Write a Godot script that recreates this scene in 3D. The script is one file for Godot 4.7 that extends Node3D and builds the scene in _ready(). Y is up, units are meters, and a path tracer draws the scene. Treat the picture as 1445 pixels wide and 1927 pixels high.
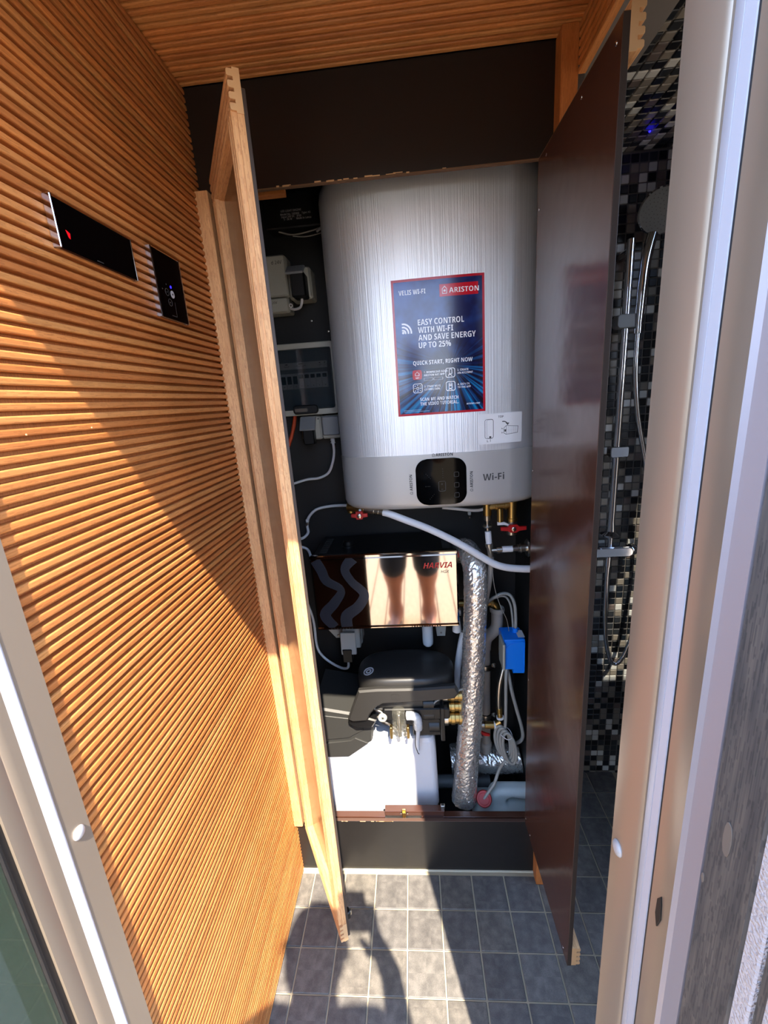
extends Node3D
# A technical cupboard in a small wood-lined entry: water heater, steam generator, softener and pipes.
# Floor y = 0, black panel wall z = 0, the doorway at z = 0.64, the camera stands outside it at z = 1.0.

var used := {}
var rng := RandomNumberGenerator.new()
var cache := {}
var smooth_dot := 0.75
var M := {}

# ------------------------------------------------------------------ naming
func numbered(s: String) -> String:
	if not used.has(s):
		used[s] = 0
		return s
	used[s] += 1
	return "%s_%03d" % [s, used[s]]

func tag(o: Node3D, label: String, category: String, group := "") -> void:
	o.set_meta("label", label)
	o.set_meta("category", category)
	if group != "":
		o.set_meta("group", group)

func thing(called: String, label: String, category: String, at := Vector3.ZERO, group := "") -> Node3D:
	var o := Node3D.new()
	o.name = numbered(called)
	add_child(o)
	o.position = at
	tag(o, label, category, group)
	return o

# world position of a node built so far (parents are never scaled)
func world_of(o: Node3D) -> Transform3D:
	var t := o.transform
	var p = o.get_parent()
	while p != self and p is Node3D:
		t = p.transform * t
		p = p.get_parent()
	return t

# a part: mesh in world axes placed at the world point «at»
func part(parent: Node3D, called: String, mesh: Mesh, m: Material, at := Vector3.ZERO, turn := Basis.IDENTITY) -> MeshInstance3D:
	var o := MeshInstance3D.new()
	o.mesh = mesh
	o.material_override = m
	o.name = called
	o.transform = world_of(parent).affine_inverse() * Transform3D(turn, at)
	parent.add_child(o, true)
	return o

# a part placed in its parent's own axes
func lpart(parent: Node3D, called: String, mesh: Mesh, m: Material, t := Transform3D.IDENTITY) -> MeshInstance3D:
	var o := MeshInstance3D.new()
	o.mesh = mesh
	o.material_override = m
	o.name = called
	o.transform = t
	parent.add_child(o, true)
	return o

func solo(called: String, mesh: Mesh, m: Material, label: String, category: String, at := Vector3.ZERO, turn := Basis.IDENTITY, group := "") -> MeshInstance3D:
	var o := MeshInstance3D.new()
	o.mesh = mesh
	o.material_override = m
	o.name = numbered(called)
	o.transform = Transform3D(turn, at)
	add_child(o)
	tag(o, label, category, group)
	return o

func struct(called: String, mesh: Mesh, m: Material, at := Vector3.ZERO, label := "") -> MeshInstance3D:
	var o := MeshInstance3D.new()
	o.mesh = mesh
	o.material_override = m
	o.name = numbered(called)
	o.position = at
	add_child(o)
	o.set_meta("kind", "structure")
	if label != "":
		o.set_meta("label", label)
	return o

# ------------------------------------------------------------------ shapes
func begin() -> SurfaceTool:
	var st := SurfaceTool.new()
	st.begin(Mesh.PRIMITIVE_TRIANGLES)
	return st

func tri(st: SurfaceTool, p: Array, n: Array, uv: Array) -> void:
	var g: Vector3 = (p[1] - p[0]).cross(p[2] - p[0])
	var k := [0, 1, 2]
	if g.dot(n[0] + n[1] + n[2]) > 0.0:
		k = [0, 2, 1]
	for i in k:
		st.set_normal(n[i])
		st.set_uv(uv[i])
		st.add_vertex(p[i])

func quad(st: SurfaceTool, p: Array, n: Array, uv: Array) -> void:
	tri(st, [p[0], p[1], p[2]], [n[0], n[1], n[2]], [uv[0], uv[1], uv[2]])
	tri(st, [p[0], p[2], p[3]], [n[0], n[2], n[3]], [uv[0], uv[2], uv[3]])

func flat(st: SurfaceTool, p: Array, n: Vector3, long_axis := 0) -> void:
	var uv := []
	for q in p:
		uv.append(box_uv(q, n, long_axis))
	for i in range(1, p.size() - 1):
		tri(st, [p[0], p[i], p[i + 1]], [n, n, n], [uv[0], uv[i], uv[i + 1]])

func box_uv(q: Vector3, n: Vector3, long_axis: int) -> Vector2:
	var a := n.abs()
	var drop := 0 if a.x > a.y and a.x > a.z else (1 if a.y > a.z else 2)
	var rest := []
	for i in 3:
		if i != drop:
			rest.append(i)
	if rest[1] == long_axis:
		rest.reverse()
	return Vector2(q[rest[0]] / 0.5, q[rest[1]] / 0.1)

# chamfered box centred on c
func add_box(st: SurfaceTool, c: Vector3, s: Vector3, ch := 0.0015, xf := Transform3D.IDENTITY) -> void:
	var h := s * 0.5
	ch = minf(ch, minf(h.x, minf(h.y, h.z)) * 0.9)
	var long_axis := 0 if s.x >= s.y and s.x >= s.z else (1 if s.y >= s.z else 2)
	var polys := []
	for ax in 3:
		var b := (ax + 1) % 3
		var d := (ax + 2) % 3
		for sg in [-1.0, 1.0]:
			var ps := []
			for k in [[-1, -1], [1, -1], [1, 1], [-1, 1]]:
				var v := Vector3.ZERO
				v[ax] = sg * h[ax]
				v[b] = k[0] * (h[b] - ch)
				v[d] = k[1] * (h[d] - ch)
				ps.append(v)
			var n := Vector3.ZERO
			n[ax] = sg
			polys.append([ps, n])
	for ax in 3:
		var b := (ax + 1) % 3
		var d := (ax + 2) % 3
		for sb in [-1.0, 1.0]:
			for sd in [-1.0, 1.0]:
				var ps := []
				for k in [[-1, 0], [1, 0], [1, 1], [-1, 1]]:
					var v := Vector3.ZERO
					v[ax] = k[0] * (h[ax] - ch)
					v[b] = sb * (h[b] - (ch if k[1] == 1 else 0.0))
					v[d] = sd * (h[d] - (ch if k[1] == 0 else 0.0))
					ps.append(v)
				var n := Vector3.ZERO
				n[b] = sb
				n[d] = sd
				polys.append([ps, n.normalized()])
	for sx in [-1.0, 1.0]:
		for sy in [-1.0, 1.0]:
			for sz in [-1.0, 1.0]:
				var g := Vector3(sx, sy, sz)
				polys.append([[Vector3(h.x - ch, h.y - ch, h.z) * g, Vector3(h.x, h.y - ch, h.z - ch) * g, Vector3(h.x - ch, h.y, h.z - ch) * g], g.normalized()])
	for p in polys:
		var ps := []
		for v in p[0]:
			ps.append(xf * (v + c))
		flat(st, ps, (xf.basis * p[1]).normalized(), long_axis)

func box(s: Vector3, ch := 0.0015) -> ArrayMesh:
	var key := "b%s%s" % [s, ch]
	if not cache.has(key):
		var st := begin()
		add_box(st, Vector3.ZERO, s, ch)
		cache[key] = st.commit()
	return cache[key]

# a round-edged box: corner radius in x and y, small chamfer in z
func plate_profile(w: float, h: float, r: float, k := 5) -> PackedVector2Array:
	var out := PackedVector2Array()
	for c in [[1, 1, 0.0], [-1, 1, 90.0], [-1, -1, 180.0], [1, -1, 270.0]]:
		for i in k + 1:
			var a := deg_to_rad(c[2] + 90.0 * i / k)
			out.append(Vector2(c[0] * (w * 0.5 - r) + cos(a) * r, c[1] * (h * 0.5 - r) + sin(a) * r))
	return out

# polygon in x,y pushed along +z by d, with a bevel on the front and back rims
func add_slab(st: SurfaceTool, poly: PackedVector2Array, d: float, bev := 0.0, xf := Transform3D.IDENTITY, z0 := 0.0) -> void:
	if Geometry2D.is_polygon_clockwise(poly):
		poly = poly.duplicate()
		poly.reverse()
	var n := poly.size()
	var nrm := PackedVector2Array()
	for i in n:
		var e := poly[(i + 1) % n] - poly[i]
		nrm.append(Vector2(e.y, -e.x).normalized())
	var vin := PackedVector2Array()
	var sm := []
	for i in n:
		var a := nrm[(i + n - 1) % n]
		var b := nrm[i]
		var m := (a + b).normalized()
		var cosh2 := maxf(0.35, m.dot(b))
		vin.append(poly[i] - m * bev / cosh2)
		sm.append(m if a.dot(b) > smooth_dot else Vector2.ZERO)
	var per := 0.0
	for i in n:
		var j := (i + 1) % n
		var l := poly[i].distance_to(poly[j])
		var na: Vector2 = sm[i] if sm[i] != Vector2.ZERO else nrm[i]
		var nb: Vector2 = sm[j] if sm[j] != Vector2.ZERO else nrm[i]
		var rings := [[z0, vin[i], vin[j], -1.0], [z0 + bev, poly[i], poly[j], 0.0], [z0 + d - bev, poly[i], poly[j], 0.0], [z0 + d, vin[i], vin[j], 1.0]]
		for k in 3:
			if bev <= 0.0 and k != 1:
				continue
			var lo = rings[k]
			var hi = rings[k + 1]
			var zz: float = [-0.7, 0.0, 0.7][k]
			var n3a := (xf.basis * Vector3(na.x, na.y, zz)).normalized()
			var n3b := (xf.basis * Vector3(nb.x, nb.y, zz)).normalized()
			var P := [xf * Vector3(lo[1].x, lo[1].y, lo[0]), xf * Vector3(lo[2].x, lo[2].y, lo[0]), xf * Vector3(hi[2].x, hi[2].y, hi[0]), xf * Vector3(hi[1].x, hi[1].y, hi[0])]
			quad(st, P, [n3a, n3b, n3b, n3a], [Vector2(lo[0] / 0.5, per / 0.1), Vector2(lo[0] / 0.5, (per + l) / 0.1), Vector2(hi[0] / 0.5, (per + l) / 0.1), Vector2(hi[0] / 0.5, per / 0.1)])
		per += l
	var cap := vin if bev > 0.0 else poly
	var big := PackedVector2Array()
	for q in cap:
		big.append(q * 1000.0)
	var ix := Geometry2D.triangulate_polygon(big)
	for t in range(0, ix.size(), 3):
		for e in [[z0, -1.0], [z0 + d, 1.0]]:
			var P := []
			var U := []
			for k in 3:
				var q := cap[ix[t + k]]
				P.append(xf * Vector3(q.x, q.y, e[0]))
				U.append(Vector2(q.y / 0.5, q.x / 0.1))
			var nn := (xf.basis * Vector3(0, 0, e[1])).normalized()
			tri(st, P, [nn, nn, nn], U)

func slab(poly: PackedVector2Array, d: float, bev := 0.0) -> ArrayMesh:
	var st := begin()
	add_slab(st, poly, d, bev)
	return st.commit()

func rplate(w: float, h: float, d: float, r: float, bev := 0.001) -> ArrayMesh:
	return slab(plate_profile(w, h, r), d, bev)

# long extrusion of a cross-section (x across, y up) along z, for slats and boards
func profile_run(poly: PackedVector2Array, l: float, shift := Vector2.ZERO) -> ArrayMesh:
	var st := begin()
	smooth_dot = 2.0
	add_slab(st, poly, l)
	smooth_dot = 0.75
	var a := st.commit_to_arrays()
	var uv: PackedVector2Array = a[Mesh.ARRAY_TEX_UV]
	for i in uv.size():
		uv[i] += shift
	a[Mesh.ARRAY_TEX_UV] = uv
	var m := ArrayMesh.new()
	m.add_surface_from_arrays(Mesh.PRIMITIVE_TRIANGLES, a)
	return m

func smooth_path(p: Array, k := 6) -> Array:
	var out := []
	for i in p.size() - 1:
		var a: Vector3 = p[maxi(i - 1, 0)]
		var b: Vector3 = p[i]
		var c: Vector3 = p[i + 1]
		var d: Vector3 = p[mini(i + 2, p.size() - 1)]
		for j in k:
			out.append(b.cubic_interpolate(c, a, d, float(j) / k))
	out.append(p[p.size() - 1])
	return out

# tube along points; r is one radius or one per point; rough adds crumples
func add_tube(st: SurfaceTool, p: Array, r, sides := 12, crumple := 0.0, round_end := false) -> void:
	var n := p.size()
	var t0: Vector3 = (p[1] - p[0]).normalized()
	var u := t0.cross(Vector3.UP if absf(t0.y) < 0.9 else Vector3.RIGHT).normalized()
	var rings := []
	var nrms := []
	var along := 0.0
	var vs := []
	for i in n:
		var t: Vector3 = (p[mini(i + 1, n - 1)] - p[maxi(i - 1, 0)]).normalized()
		u = (u - t * u.dot(t)).normalized()
		var w := t.cross(u)
		var rad: float = r[i] if r is Array else r
		var ring := []
		var nn := []
		for s in sides:
			var a := TAU * s / sides
			var d := u * cos(a) + w * sin(a)
			var rr := rad
			if crumple > 0.0:
				rr += rng.randf_range(-1.0, 0.5) * crumple
			ring.append(p[i] + d * rr)
			nn.append(d)
		rings.append(ring)
		nrms.append(nn)
		if i > 0:
			along += p[i].distance_to(p[i - 1])
		vs.append(along)
	for i in n - 1:
		for s in sides:
			var e := (s + 1) % sides
			var P := [rings[i][s], rings[i][e], rings[i + 1][e], rings[i + 1][s]]
			var N := [nrms[i][s], nrms[i][e], nrms[i + 1][e], nrms[i + 1][s]]
			var U := [Vector2(vs[i] * 20, float(s) / sides), Vector2(vs[i] * 20, float(s + 1) / sides), Vector2(vs[i + 1] * 20, float(s + 1) / sides), Vector2(vs[i + 1] * 20, float(s) / sides)]
			if crumple > 0.0:
				for tt in [[0, 1, 2], [0, 2, 3]]:
					var g: Vector3 = (P[tt[1]] - P[tt[0]]).cross(P[tt[2]] - P[tt[0]]).normalized()
					if g.dot(N[0]) < 0.0:
						g = -g
					tri(st, [P[tt[0]], P[tt[1]], P[tt[2]]], [(g + N[tt[0]] * 0.6).normalized(), (g + N[tt[1]] * 0.6).normalized(), (g + N[tt[2]] * 0.6).normalized()], [U[tt[0]], U[tt[1]], U[tt[2]]])
			else:
				quad(st, P, N, U)
	for e in [0, n - 1]:
		var dir: Vector3 = (p[0] - p[1]).normalized() if e == 0 else (p[n - 1] - p[n - 2]).normalized()
		for s in range(1, sides - 1):
			tri(st, [rings[e][0], rings[e][s], rings[e][s + 1]], [dir, dir, dir], [Vector2.ZERO, Vector2.ZERO, Vector2.ZERO])

func tube(p: Array, r, sides := 12, smooth := true) -> ArrayMesh:
	var st := begin()
	add_tube(st, smooth_path(p) if smooth else p, r, sides)
	return st.commit()

# turned shape: profile of (radius, height) about the y axis
func add_lathe(st: SurfaceTool, prof: Array, sides := 24, xf := Transform3D.IDENTITY) -> void:
	var n := prof.size()
	var sn := []
	for i in n - 1:
		var e: Vector2 = prof[i + 1] - prof[i]
		sn.append(Vector2(e.y, -e.x).normalized())
	for i in n - 1:
		var a: Vector2 = sn[i]
		var lo: Vector2 = (a + sn[i - 1]).normalized() if i > 0 and a.dot(sn[i - 1]) > 0.75 else a
		var hi: Vector2 = (a + sn[i + 1]).normalized() if i < n - 2 and a.dot(sn[i + 1]) > 0.75 else a
		for s in sides:
			var P := []
			var N := []
			var U := []
			for k in [[i, s, lo], [i, s + 1, lo], [i + 1, s + 1, hi], [i + 1, s, hi]]:
				var an: float = TAU * k[1] / sides
				var q: Vector2 = prof[k[0]]
				P.append(xf * Vector3(q.x * cos(an), q.y, q.x * sin(an)))
				N.append((xf.basis * Vector3(k[2].x * cos(an), k[2].y, k[2].x * sin(an))).normalized())
				U.append(Vector2(float(k[1]) / sides, q.y * 10.0))
			if prof[i].x < 1e-6:
				tri(st, [P[0], P[2], P[3]], [N[0], N[2], N[3]], [U[0], U[2], U[3]])
			elif prof[i + 1].x < 1e-6:
				tri(st, [P[0], P[1], P[2]], [N[0], N[1], N[2]], [U[0], U[1], U[2]])
			else:
				quad(st, P, N, U)

func lathe(prof: Array, sides := 24) -> ArrayMesh:
	var st := begin()
	add_lathe(st, prof, sides)
	return st.commit()

# solid cylinder between two points, with softened rims
func add_rod(st: SurfaceTool, a: Vector3, b: Vector3, r: float, sides := 20, ch := 0.0008) -> void:
	var y := (b - a).normalized()
	var x := y.cross(Vector3.UP if absf(y.y) < 0.9 else Vector3.RIGHT).normalized()
	var l := a.distance_to(b)
	ch = minf(ch, minf(r * 0.5, l * 0.4))
	add_lathe(st, [Vector2(0, 0), Vector2(r - ch, 0), Vector2(r, ch), Vector2(r, l - ch), Vector2(r - ch, l), Vector2(0, l)], sides, Transform3D(Basis(x, y, x.cross(y)), a))

func rod(a: Vector3, b: Vector3, r: float, sides := 20) -> ArrayMesh:
	var st := begin()
	add_rod(st, a, b, r, sides)
	return st.commit()

# basis whose y axis points along d
func aim(d: Vector3) -> Basis:
	var y := d.normalized()
	var x := y.cross(Vector3.UP if absf(y.y) < 0.9 else Vector3.RIGHT).normalized()
	return Basis(x, y, x.cross(y))

# flat ring (annulus) facing +z
func ring_mesh(r0: float, r1: float, d := 0.0004) -> ArrayMesh:
	var st := begin()
	add_lathe(st, [Vector2(r0, 0), Vector2(r1, 0), Vector2(r1, d), Vector2(r0, d), Vector2(r0, 0)], 28, Transform3D(Basis(Vector3.RIGHT, Vector3(0, 0, 1), Vector3(0, -1, 0)), Vector3.ZERO))
	return st.commit()

# outline frame of a rounded rectangle facing +z
func frame_mesh(w: float, h: float, r: float, line: float, d := 0.0004) -> ArrayMesh:
	var st := begin()
	var o := plate_profile(w, h, r, 4)
	var i := plate_profile(w - 2 * line, h - 2 * line, maxf(r - line, 0.0002), 4)
	for k in o.size():
		var j := (k + 1) % o.size()
		var z := Vector3(0, 0, 1)
		quad(st, [Vector3(o[k].x, o[k].y, d), Vector3(o[j].x, o[j].y, d), Vector3(i[j].x, i[j].y, d), Vector3(i[k].x, i[k].y, d)], [z, z, z, z], [Vector2.ZERO, Vector2.ZERO, Vector2.ZERO, Vector2.ZERO])
		var e := (o[j] - o[k]).normalized()
		var on := Vector3(e.y, -e.x, 0)
		quad(st, [Vector3(o[k].x, o[k].y, 0), Vector3(o[j].x, o[j].y, 0), Vector3(o[j].x, o[j].y, d), Vector3(o[k].x, o[k].y, d)], [on, on, on, on], [Vector2.ZERO, Vector2.ZERO, Vector2.ZERO, Vector2.ZERO])
	return st.commit()

# signed-distance body: surface nets over a grid
func nets(f: Callable, lo: Vector3, hi: Vector3, cell: float) -> ArrayMesh:
	var nx := int(ceil((hi.x - lo.x) / cell)) + 1
	var ny := int(ceil((hi.y - lo.y) / cell)) + 1
	var nz := int(ceil((hi.z - lo.z) / cell)) + 1
	var val := PackedFloat32Array()
	val.resize(nx * ny * nz)
	var coarse := 4
	# fill coarse blocks first, skipping those far from the surface
	for bz in range(0, nz, coarse):
		for by in range(0, ny, coarse):
			for bx in range(0, nx, coarse):
				var c := lo + Vector3(bx + coarse * 0.5, by + coarse * 0.5, bz + coarse * 0.5) * cell
				var d: float = f.call(c)
				var far := absf(d) > cell * coarse * 1.3
				for z in range(bz, mini(bz + coarse, nz)):
					for y in range(by, mini(by + coarse, ny)):
						for x in range(bx, mini(bx + coarse, nx)):
							val[(z * ny + y) * nx + x] = d if far else f.call(lo + Vector3(x, y, z) * cell)
	var vid := {}
	var pos := PackedVector3Array()
	var off := [[0, 0, 0], [1, 0, 0], [0, 1, 0], [1, 1, 0], [0, 0, 1], [1, 0, 1], [0, 1, 1], [1, 1, 1]]
	var edges := [[0, 1], [2, 3], [4, 5], [6, 7], [0, 2], [1, 3], [4, 6], [5, 7], [0, 4], [1, 5], [2, 6], [3, 7]]
	for z in nz - 1:
		for y in ny - 1:
			for x in nx - 1:
				var v := []
				var neg := 0
				for o in off:
					var q := val[((z + o[2]) * ny + y + o[1]) * nx + x + o[0]]
					v.append(q)
					if q < 0.0:
						neg += 1
				if neg == 0 or neg == 8:
					continue
				var s := Vector3.ZERO
				var c := 0
				for e in edges:
					var a: float = v[e[0]]
					var b: float = v[e[1]]
					if (a < 0.0) != (b < 0.0):
						var t := a / (a - b)
						var A = off[e[0]]
						var B = off[e[1]]
						s += Vector3(A[0], A[1], A[2]).lerp(Vector3(B[0], B[1], B[2]), t)
						c += 1
				vid[(z * ny + y) * nx + x] = pos.size()
				pos.append(lo + (Vector3(x, y, z) + s / c) * cell)
	var nor := PackedVector3Array()
	var h := cell * 0.5
	for q in pos:
		nor.append(Vector3(f.call(q + Vector3(h, 0, 0)) - f.call(q - Vector3(h, 0, 0)), f.call(q + Vector3(0, h, 0)) - f.call(q - Vector3(0, h, 0)), f.call(q + Vector3(0, 0, h)) - f.call(q - Vector3(0, 0, h))).normalized())
	var idx := PackedInt32Array()
	var sy := nx
	var sz := nx * ny
	for key in vid:
		var x: int = key % nx
		var y: int = (key / nx) % ny
		var z: int = key / sz
		var me := val[key]
		for ax in 3:
			var st: int = [1, sy, sz][ax]
			var u: int = [sy, sz, 1][ax]
			var w: int = [sz, 1, sy][ax]
			var room: bool = [y > 0 and z > 0, z > 0 and x > 0, x > 0 and y > 0][ax]
			if not room or (me < 0.0) == (val[key + st] < 0.0):
				continue
			if not (vid.has(key - u) and vid.has(key - w) and vid.has(key - u - w)):
				continue
			var q := [vid[key], vid[key - u], vid[key - u - w], vid[key - w]]
			for t in [[0, 1, 2], [0, 2, 3]]:
				var a: int = q[t[0]]
				var b: int = q[t[1]]
				var c: int = q[t[2]]
				if (pos[b] - pos[a]).cross(pos[c] - pos[a]).dot(nor[a] + nor[b] + nor[c]) > 0.0:
					idx.append_array([a, c, b])
				else:
					idx.append_array([a, b, c])
	var arr := []
	arr.resize(Mesh.ARRAY_MAX)
	arr[Mesh.ARRAY_VERTEX] = pos
	arr[Mesh.ARRAY_NORMAL] = nor
	arr[Mesh.ARRAY_INDEX] = idx
	var m := ArrayMesh.new()
	m.add_surface_from_arrays(Mesh.PRIMITIVE_TRIANGLES, arr)
	return m

func smin(a: float, b: float, k: float) -> float:
	var h := maxf(k - absf(a - b), 0.0) / k
	return minf(a, b) - h * h * k * 0.25

func sd_box(p: Vector3, c: Vector3, h: Vector3, r: float) -> float:
	var q := (p - c).abs() - h + Vector3(r, r, r)
	return Vector3(maxf(q.x, 0), maxf(q.y, 0), maxf(q.z, 0)).length() + minf(maxf(q.x, maxf(q.y, q.z)), 0.0) - r

func sd_bone(p: Vector3, a: Vector3, b: Vector3, ra: float, rb: float) -> float:
	var ab := b - a
	var t := clampf((p - a).dot(ab) / ab.length_squared(), 0.0, 1.0)
	return p.distance_to(a + ab * t) - lerpf(ra, rb, t)

# ------------------------------------------------------------------ lettering
func text_mesh(s: String, cap: float, depth := 0.0003, font := "Droid Sans", bold := false, align := HORIZONTAL_ALIGNMENT_CENTER) -> TextMesh:
	var t := TextMesh.new()
	var f := SystemFont.new()
	f.font_names = PackedStringArray([font])
	if bold:
		f.font_weight = 700
	t.font = f
	t.text = s
	t.font_size = 64
	t.pixel_size = cap / 45.7
	t.depth = depth
	t.curve_step = 1.5
	t.horizontal_alignment = align
	return t

# lettering bent onto a surface: place(x, y) gives the point, out() the way it faces
func bent_text(t: TextMesh, place: Callable, turn := 0.0, lift := 0.0003) -> ArrayMesh:
	var a := t.get_mesh_arrays() if t.get_surface_count() < 1 else t.surface_get_arrays(0)
	var v: PackedVector3Array = a[Mesh.ARRAY_VERTEX]
	for i in v.size():
		var q := Vector2(v[i].x, v[i].y).rotated(turn)
		var p: Vector3 = place.call(q.x, q.y)
		v[i] = p + Vector3(0, 0, v[i].z + lift)
	a[Mesh.ARRAY_VERTEX] = v
	a[Mesh.ARRAY_NORMAL] = null
	a[Mesh.ARRAY_TANGENT] = null
	var m := ArrayMesh.new()
	var b := []
	b.resize(Mesh.ARRAY_MAX)
	b[Mesh.ARRAY_VERTEX] = v
	b[Mesh.ARRAY_INDEX] = a[Mesh.ARRAY_INDEX]
	var n := PackedVector3Array()
	n.resize(v.size())
	n.fill(Vector3(0, 0, 1))
	b[Mesh.ARRAY_NORMAL] = n
	m.add_surface_from_arrays(Mesh.PRIMITIVE_TRIANGLES, b)
	return m

# print text into an image: x, y = left and baseline in pixels, cap = capital height in pixels
func print_text(im: Image, s: String, x: float, y: float, cap: float, col: Color, bold := true, centre := false, font := "Droid Sans", squeeze := 1.0) -> void:
	var t := text_mesh(s, cap, 0.0, font, bold, HORIZONTAL_ALIGNMENT_LEFT)
	var a := t.surface_get_arrays(0)
	var v: PackedVector3Array = a[Mesh.ARRAY_VERTEX]
	var ix = a[Mesh.ARRAY_INDEX]
	if v.size() == 0:
		return
	if ix == null:
		ix = PackedInt32Array(range(v.size()))
	var mn := Vector2(1e9, 1e9)
	var mx := -mn
	for q in v:
		mn = mn.min(Vector2(q.x, q.y))
		mx = mx.max(Vector2(q.x, q.y))
	var base := t.font.get_ascent(64) if t.font else 0.0
	var hgt := t.font.get_height(64)
	var by := (hgt * 0.5 - base) * t.pixel_size
	var x0 := x - mn.x * squeeze
	if centre:
		x0 = x - (mn.x + mx.x) * 0.5 * squeeze
	for k in range(0, ix.size(), 3):
		fill_tri(im, Vector2(x0 + v[ix[k]].x * squeeze, y - (v[ix[k]].y - by)), Vector2(x0 + v[ix[k + 1]].x * squeeze, y - (v[ix[k + 1]].y - by)), Vector2(x0 + v[ix[k + 2]].x * squeeze, y - (v[ix[k + 2]].y - by)), col)

func fill_tri(im: Image, a: Vector2, b: Vector2, c: Vector2, col: Color) -> void:
	var y0 := maxi(0, int(ceil(minf(a.y, minf(b.y, c.y)) - 0.5)))
	var y1 := mini(im.get_height() - 1, int(floor(maxf(a.y, maxf(b.y, c.y)) - 0.5)))
	for y in range(y0, y1 + 1):
		var yc := y + 0.5
		var lo := 1e9
		var hi := -1e9
		for e in [[a, b], [b, c], [c, a]]:
			var p: Vector2 = e[0]
			var q: Vector2 = e[1]
			if (p.y <= yc) != (q.y <= yc):
				var xx := p.x + (q.x - p.x) * (yc - p.y) / (q.y - p.y)
				lo = minf(lo, xx)
				hi = maxf(hi, xx)
		for x in range(maxi(0, int(ceil(lo - 0.5))), mini(im.get_width() - 1, int(floor(hi - 0.5))) + 1):
			im.set_pixel(x, y, col)

func line_px(im: Image, pts: Array, w: float, col: Color) -> void:
	for i in pts.size() - 1:
		var a: Vector2 = pts[i]
		var b: Vector2 = pts[i + 1]
		var d := (b - a).normalized() * w * 0.5
		var n := Vector2(-d.y, d.x)
		a -= d
		b += d
		fill_tri(im, a + n, b + n, b - n, col)
		fill_tri(im, a + n, b - n, a - n, col)

func rrect_px(im: Image, c: Vector2, w: float, h: float, r: float, line: float, col: Color) -> void:
	var p := plate_profile(w, h, r, 4)
	var pts := []
	for q in p:
		pts.append(q + c)
	pts.append(pts[0])
	line_px(im, pts, line, col)

func arc_px(im: Image, c: Vector2, r: float, a0: float, a1: float, w: float, col: Color) -> void:
	var pts := []
	for i in 17:
		var a := deg_to_rad(lerpf(a0, a1, i / 16.0))
		pts.append(c + Vector2(cos(a), sin(a)) * r)
	line_px(im, pts, w, col)

# ------------------------------------------------------------------ materials
func mat(called: String, col: Color, rough := 0.5, metal := 0.0) -> StandardMaterial3D:
	var m := StandardMaterial3D.new()
	m.resource_name = called
	m.albedo_color = col
	m.roughness = rough
	m.metallic = metal
	M[called] = m
	return m

func tex(im: Image) -> ImageTexture:
	return ImageTexture.create_from_image(im)

func noise(sd: int, freq: float, oct := 3) -> FastNoiseLite:
	var n := FastNoiseLite.new()
	n.seed = sd
	n.frequency = freq
	n.noise_type = FastNoiseLite.TYPE_SIMPLEX_SMOOTH
	n.fractal_octaves = oct
	return n

# wood with its grain along u: 0.5 m by 0.1 m
func wood_image(sd: int, a: Color, b: Color, pore: Color) -> Image:
	var w := 512
	var h := 128
	var im := Image.create(w, h, false, Image.FORMAT_RGB8)
	var n1 := noise(sd, 0.02, 3)
	var n2 := noise(sd + 1, 0.10, 2)
	var n3 := noise(sd + 2, 0.35, 1)
	for y in h:
		for x in w:
			var g := 0.5 + 0.5 * n1.get_noise_2d(x * 0.35, y * 3.0)
			var f := n2.get_noise_2d(x * 0.12, y * 5.0)
			var p := n3.get_noise_2d(x * 0.10, y * 2.2)
			var c := a.lerp(b, clampf(g * 0.9 + f * 0.35, 0.0, 1.0))
			if p > 0.42:
				c = c.lerp(pore, 0.45)
			im.set_pixel(x, y, c)
	return im

func speckle_image(sd: int, w: int, h: int, a: Color, b: Color, fine: float, coarse: float) -> Image:
	var im := Image.create(w, h, false, Image.FORMAT_RGB8)
	var n1 := noise(sd, coarse, 4)
	var n2 := noise(sd + 7, fine, 2)
	for y in h:
		for x in w:
			var t := clampf(0.5 + 0.7 * n1.get_noise_2d(x, y) + 0.35 * n2.get_noise_2d(x, y), 0.0, 1.0)
			im.set_pixel(x, y, a.lerp(b, t))
	return im

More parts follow.
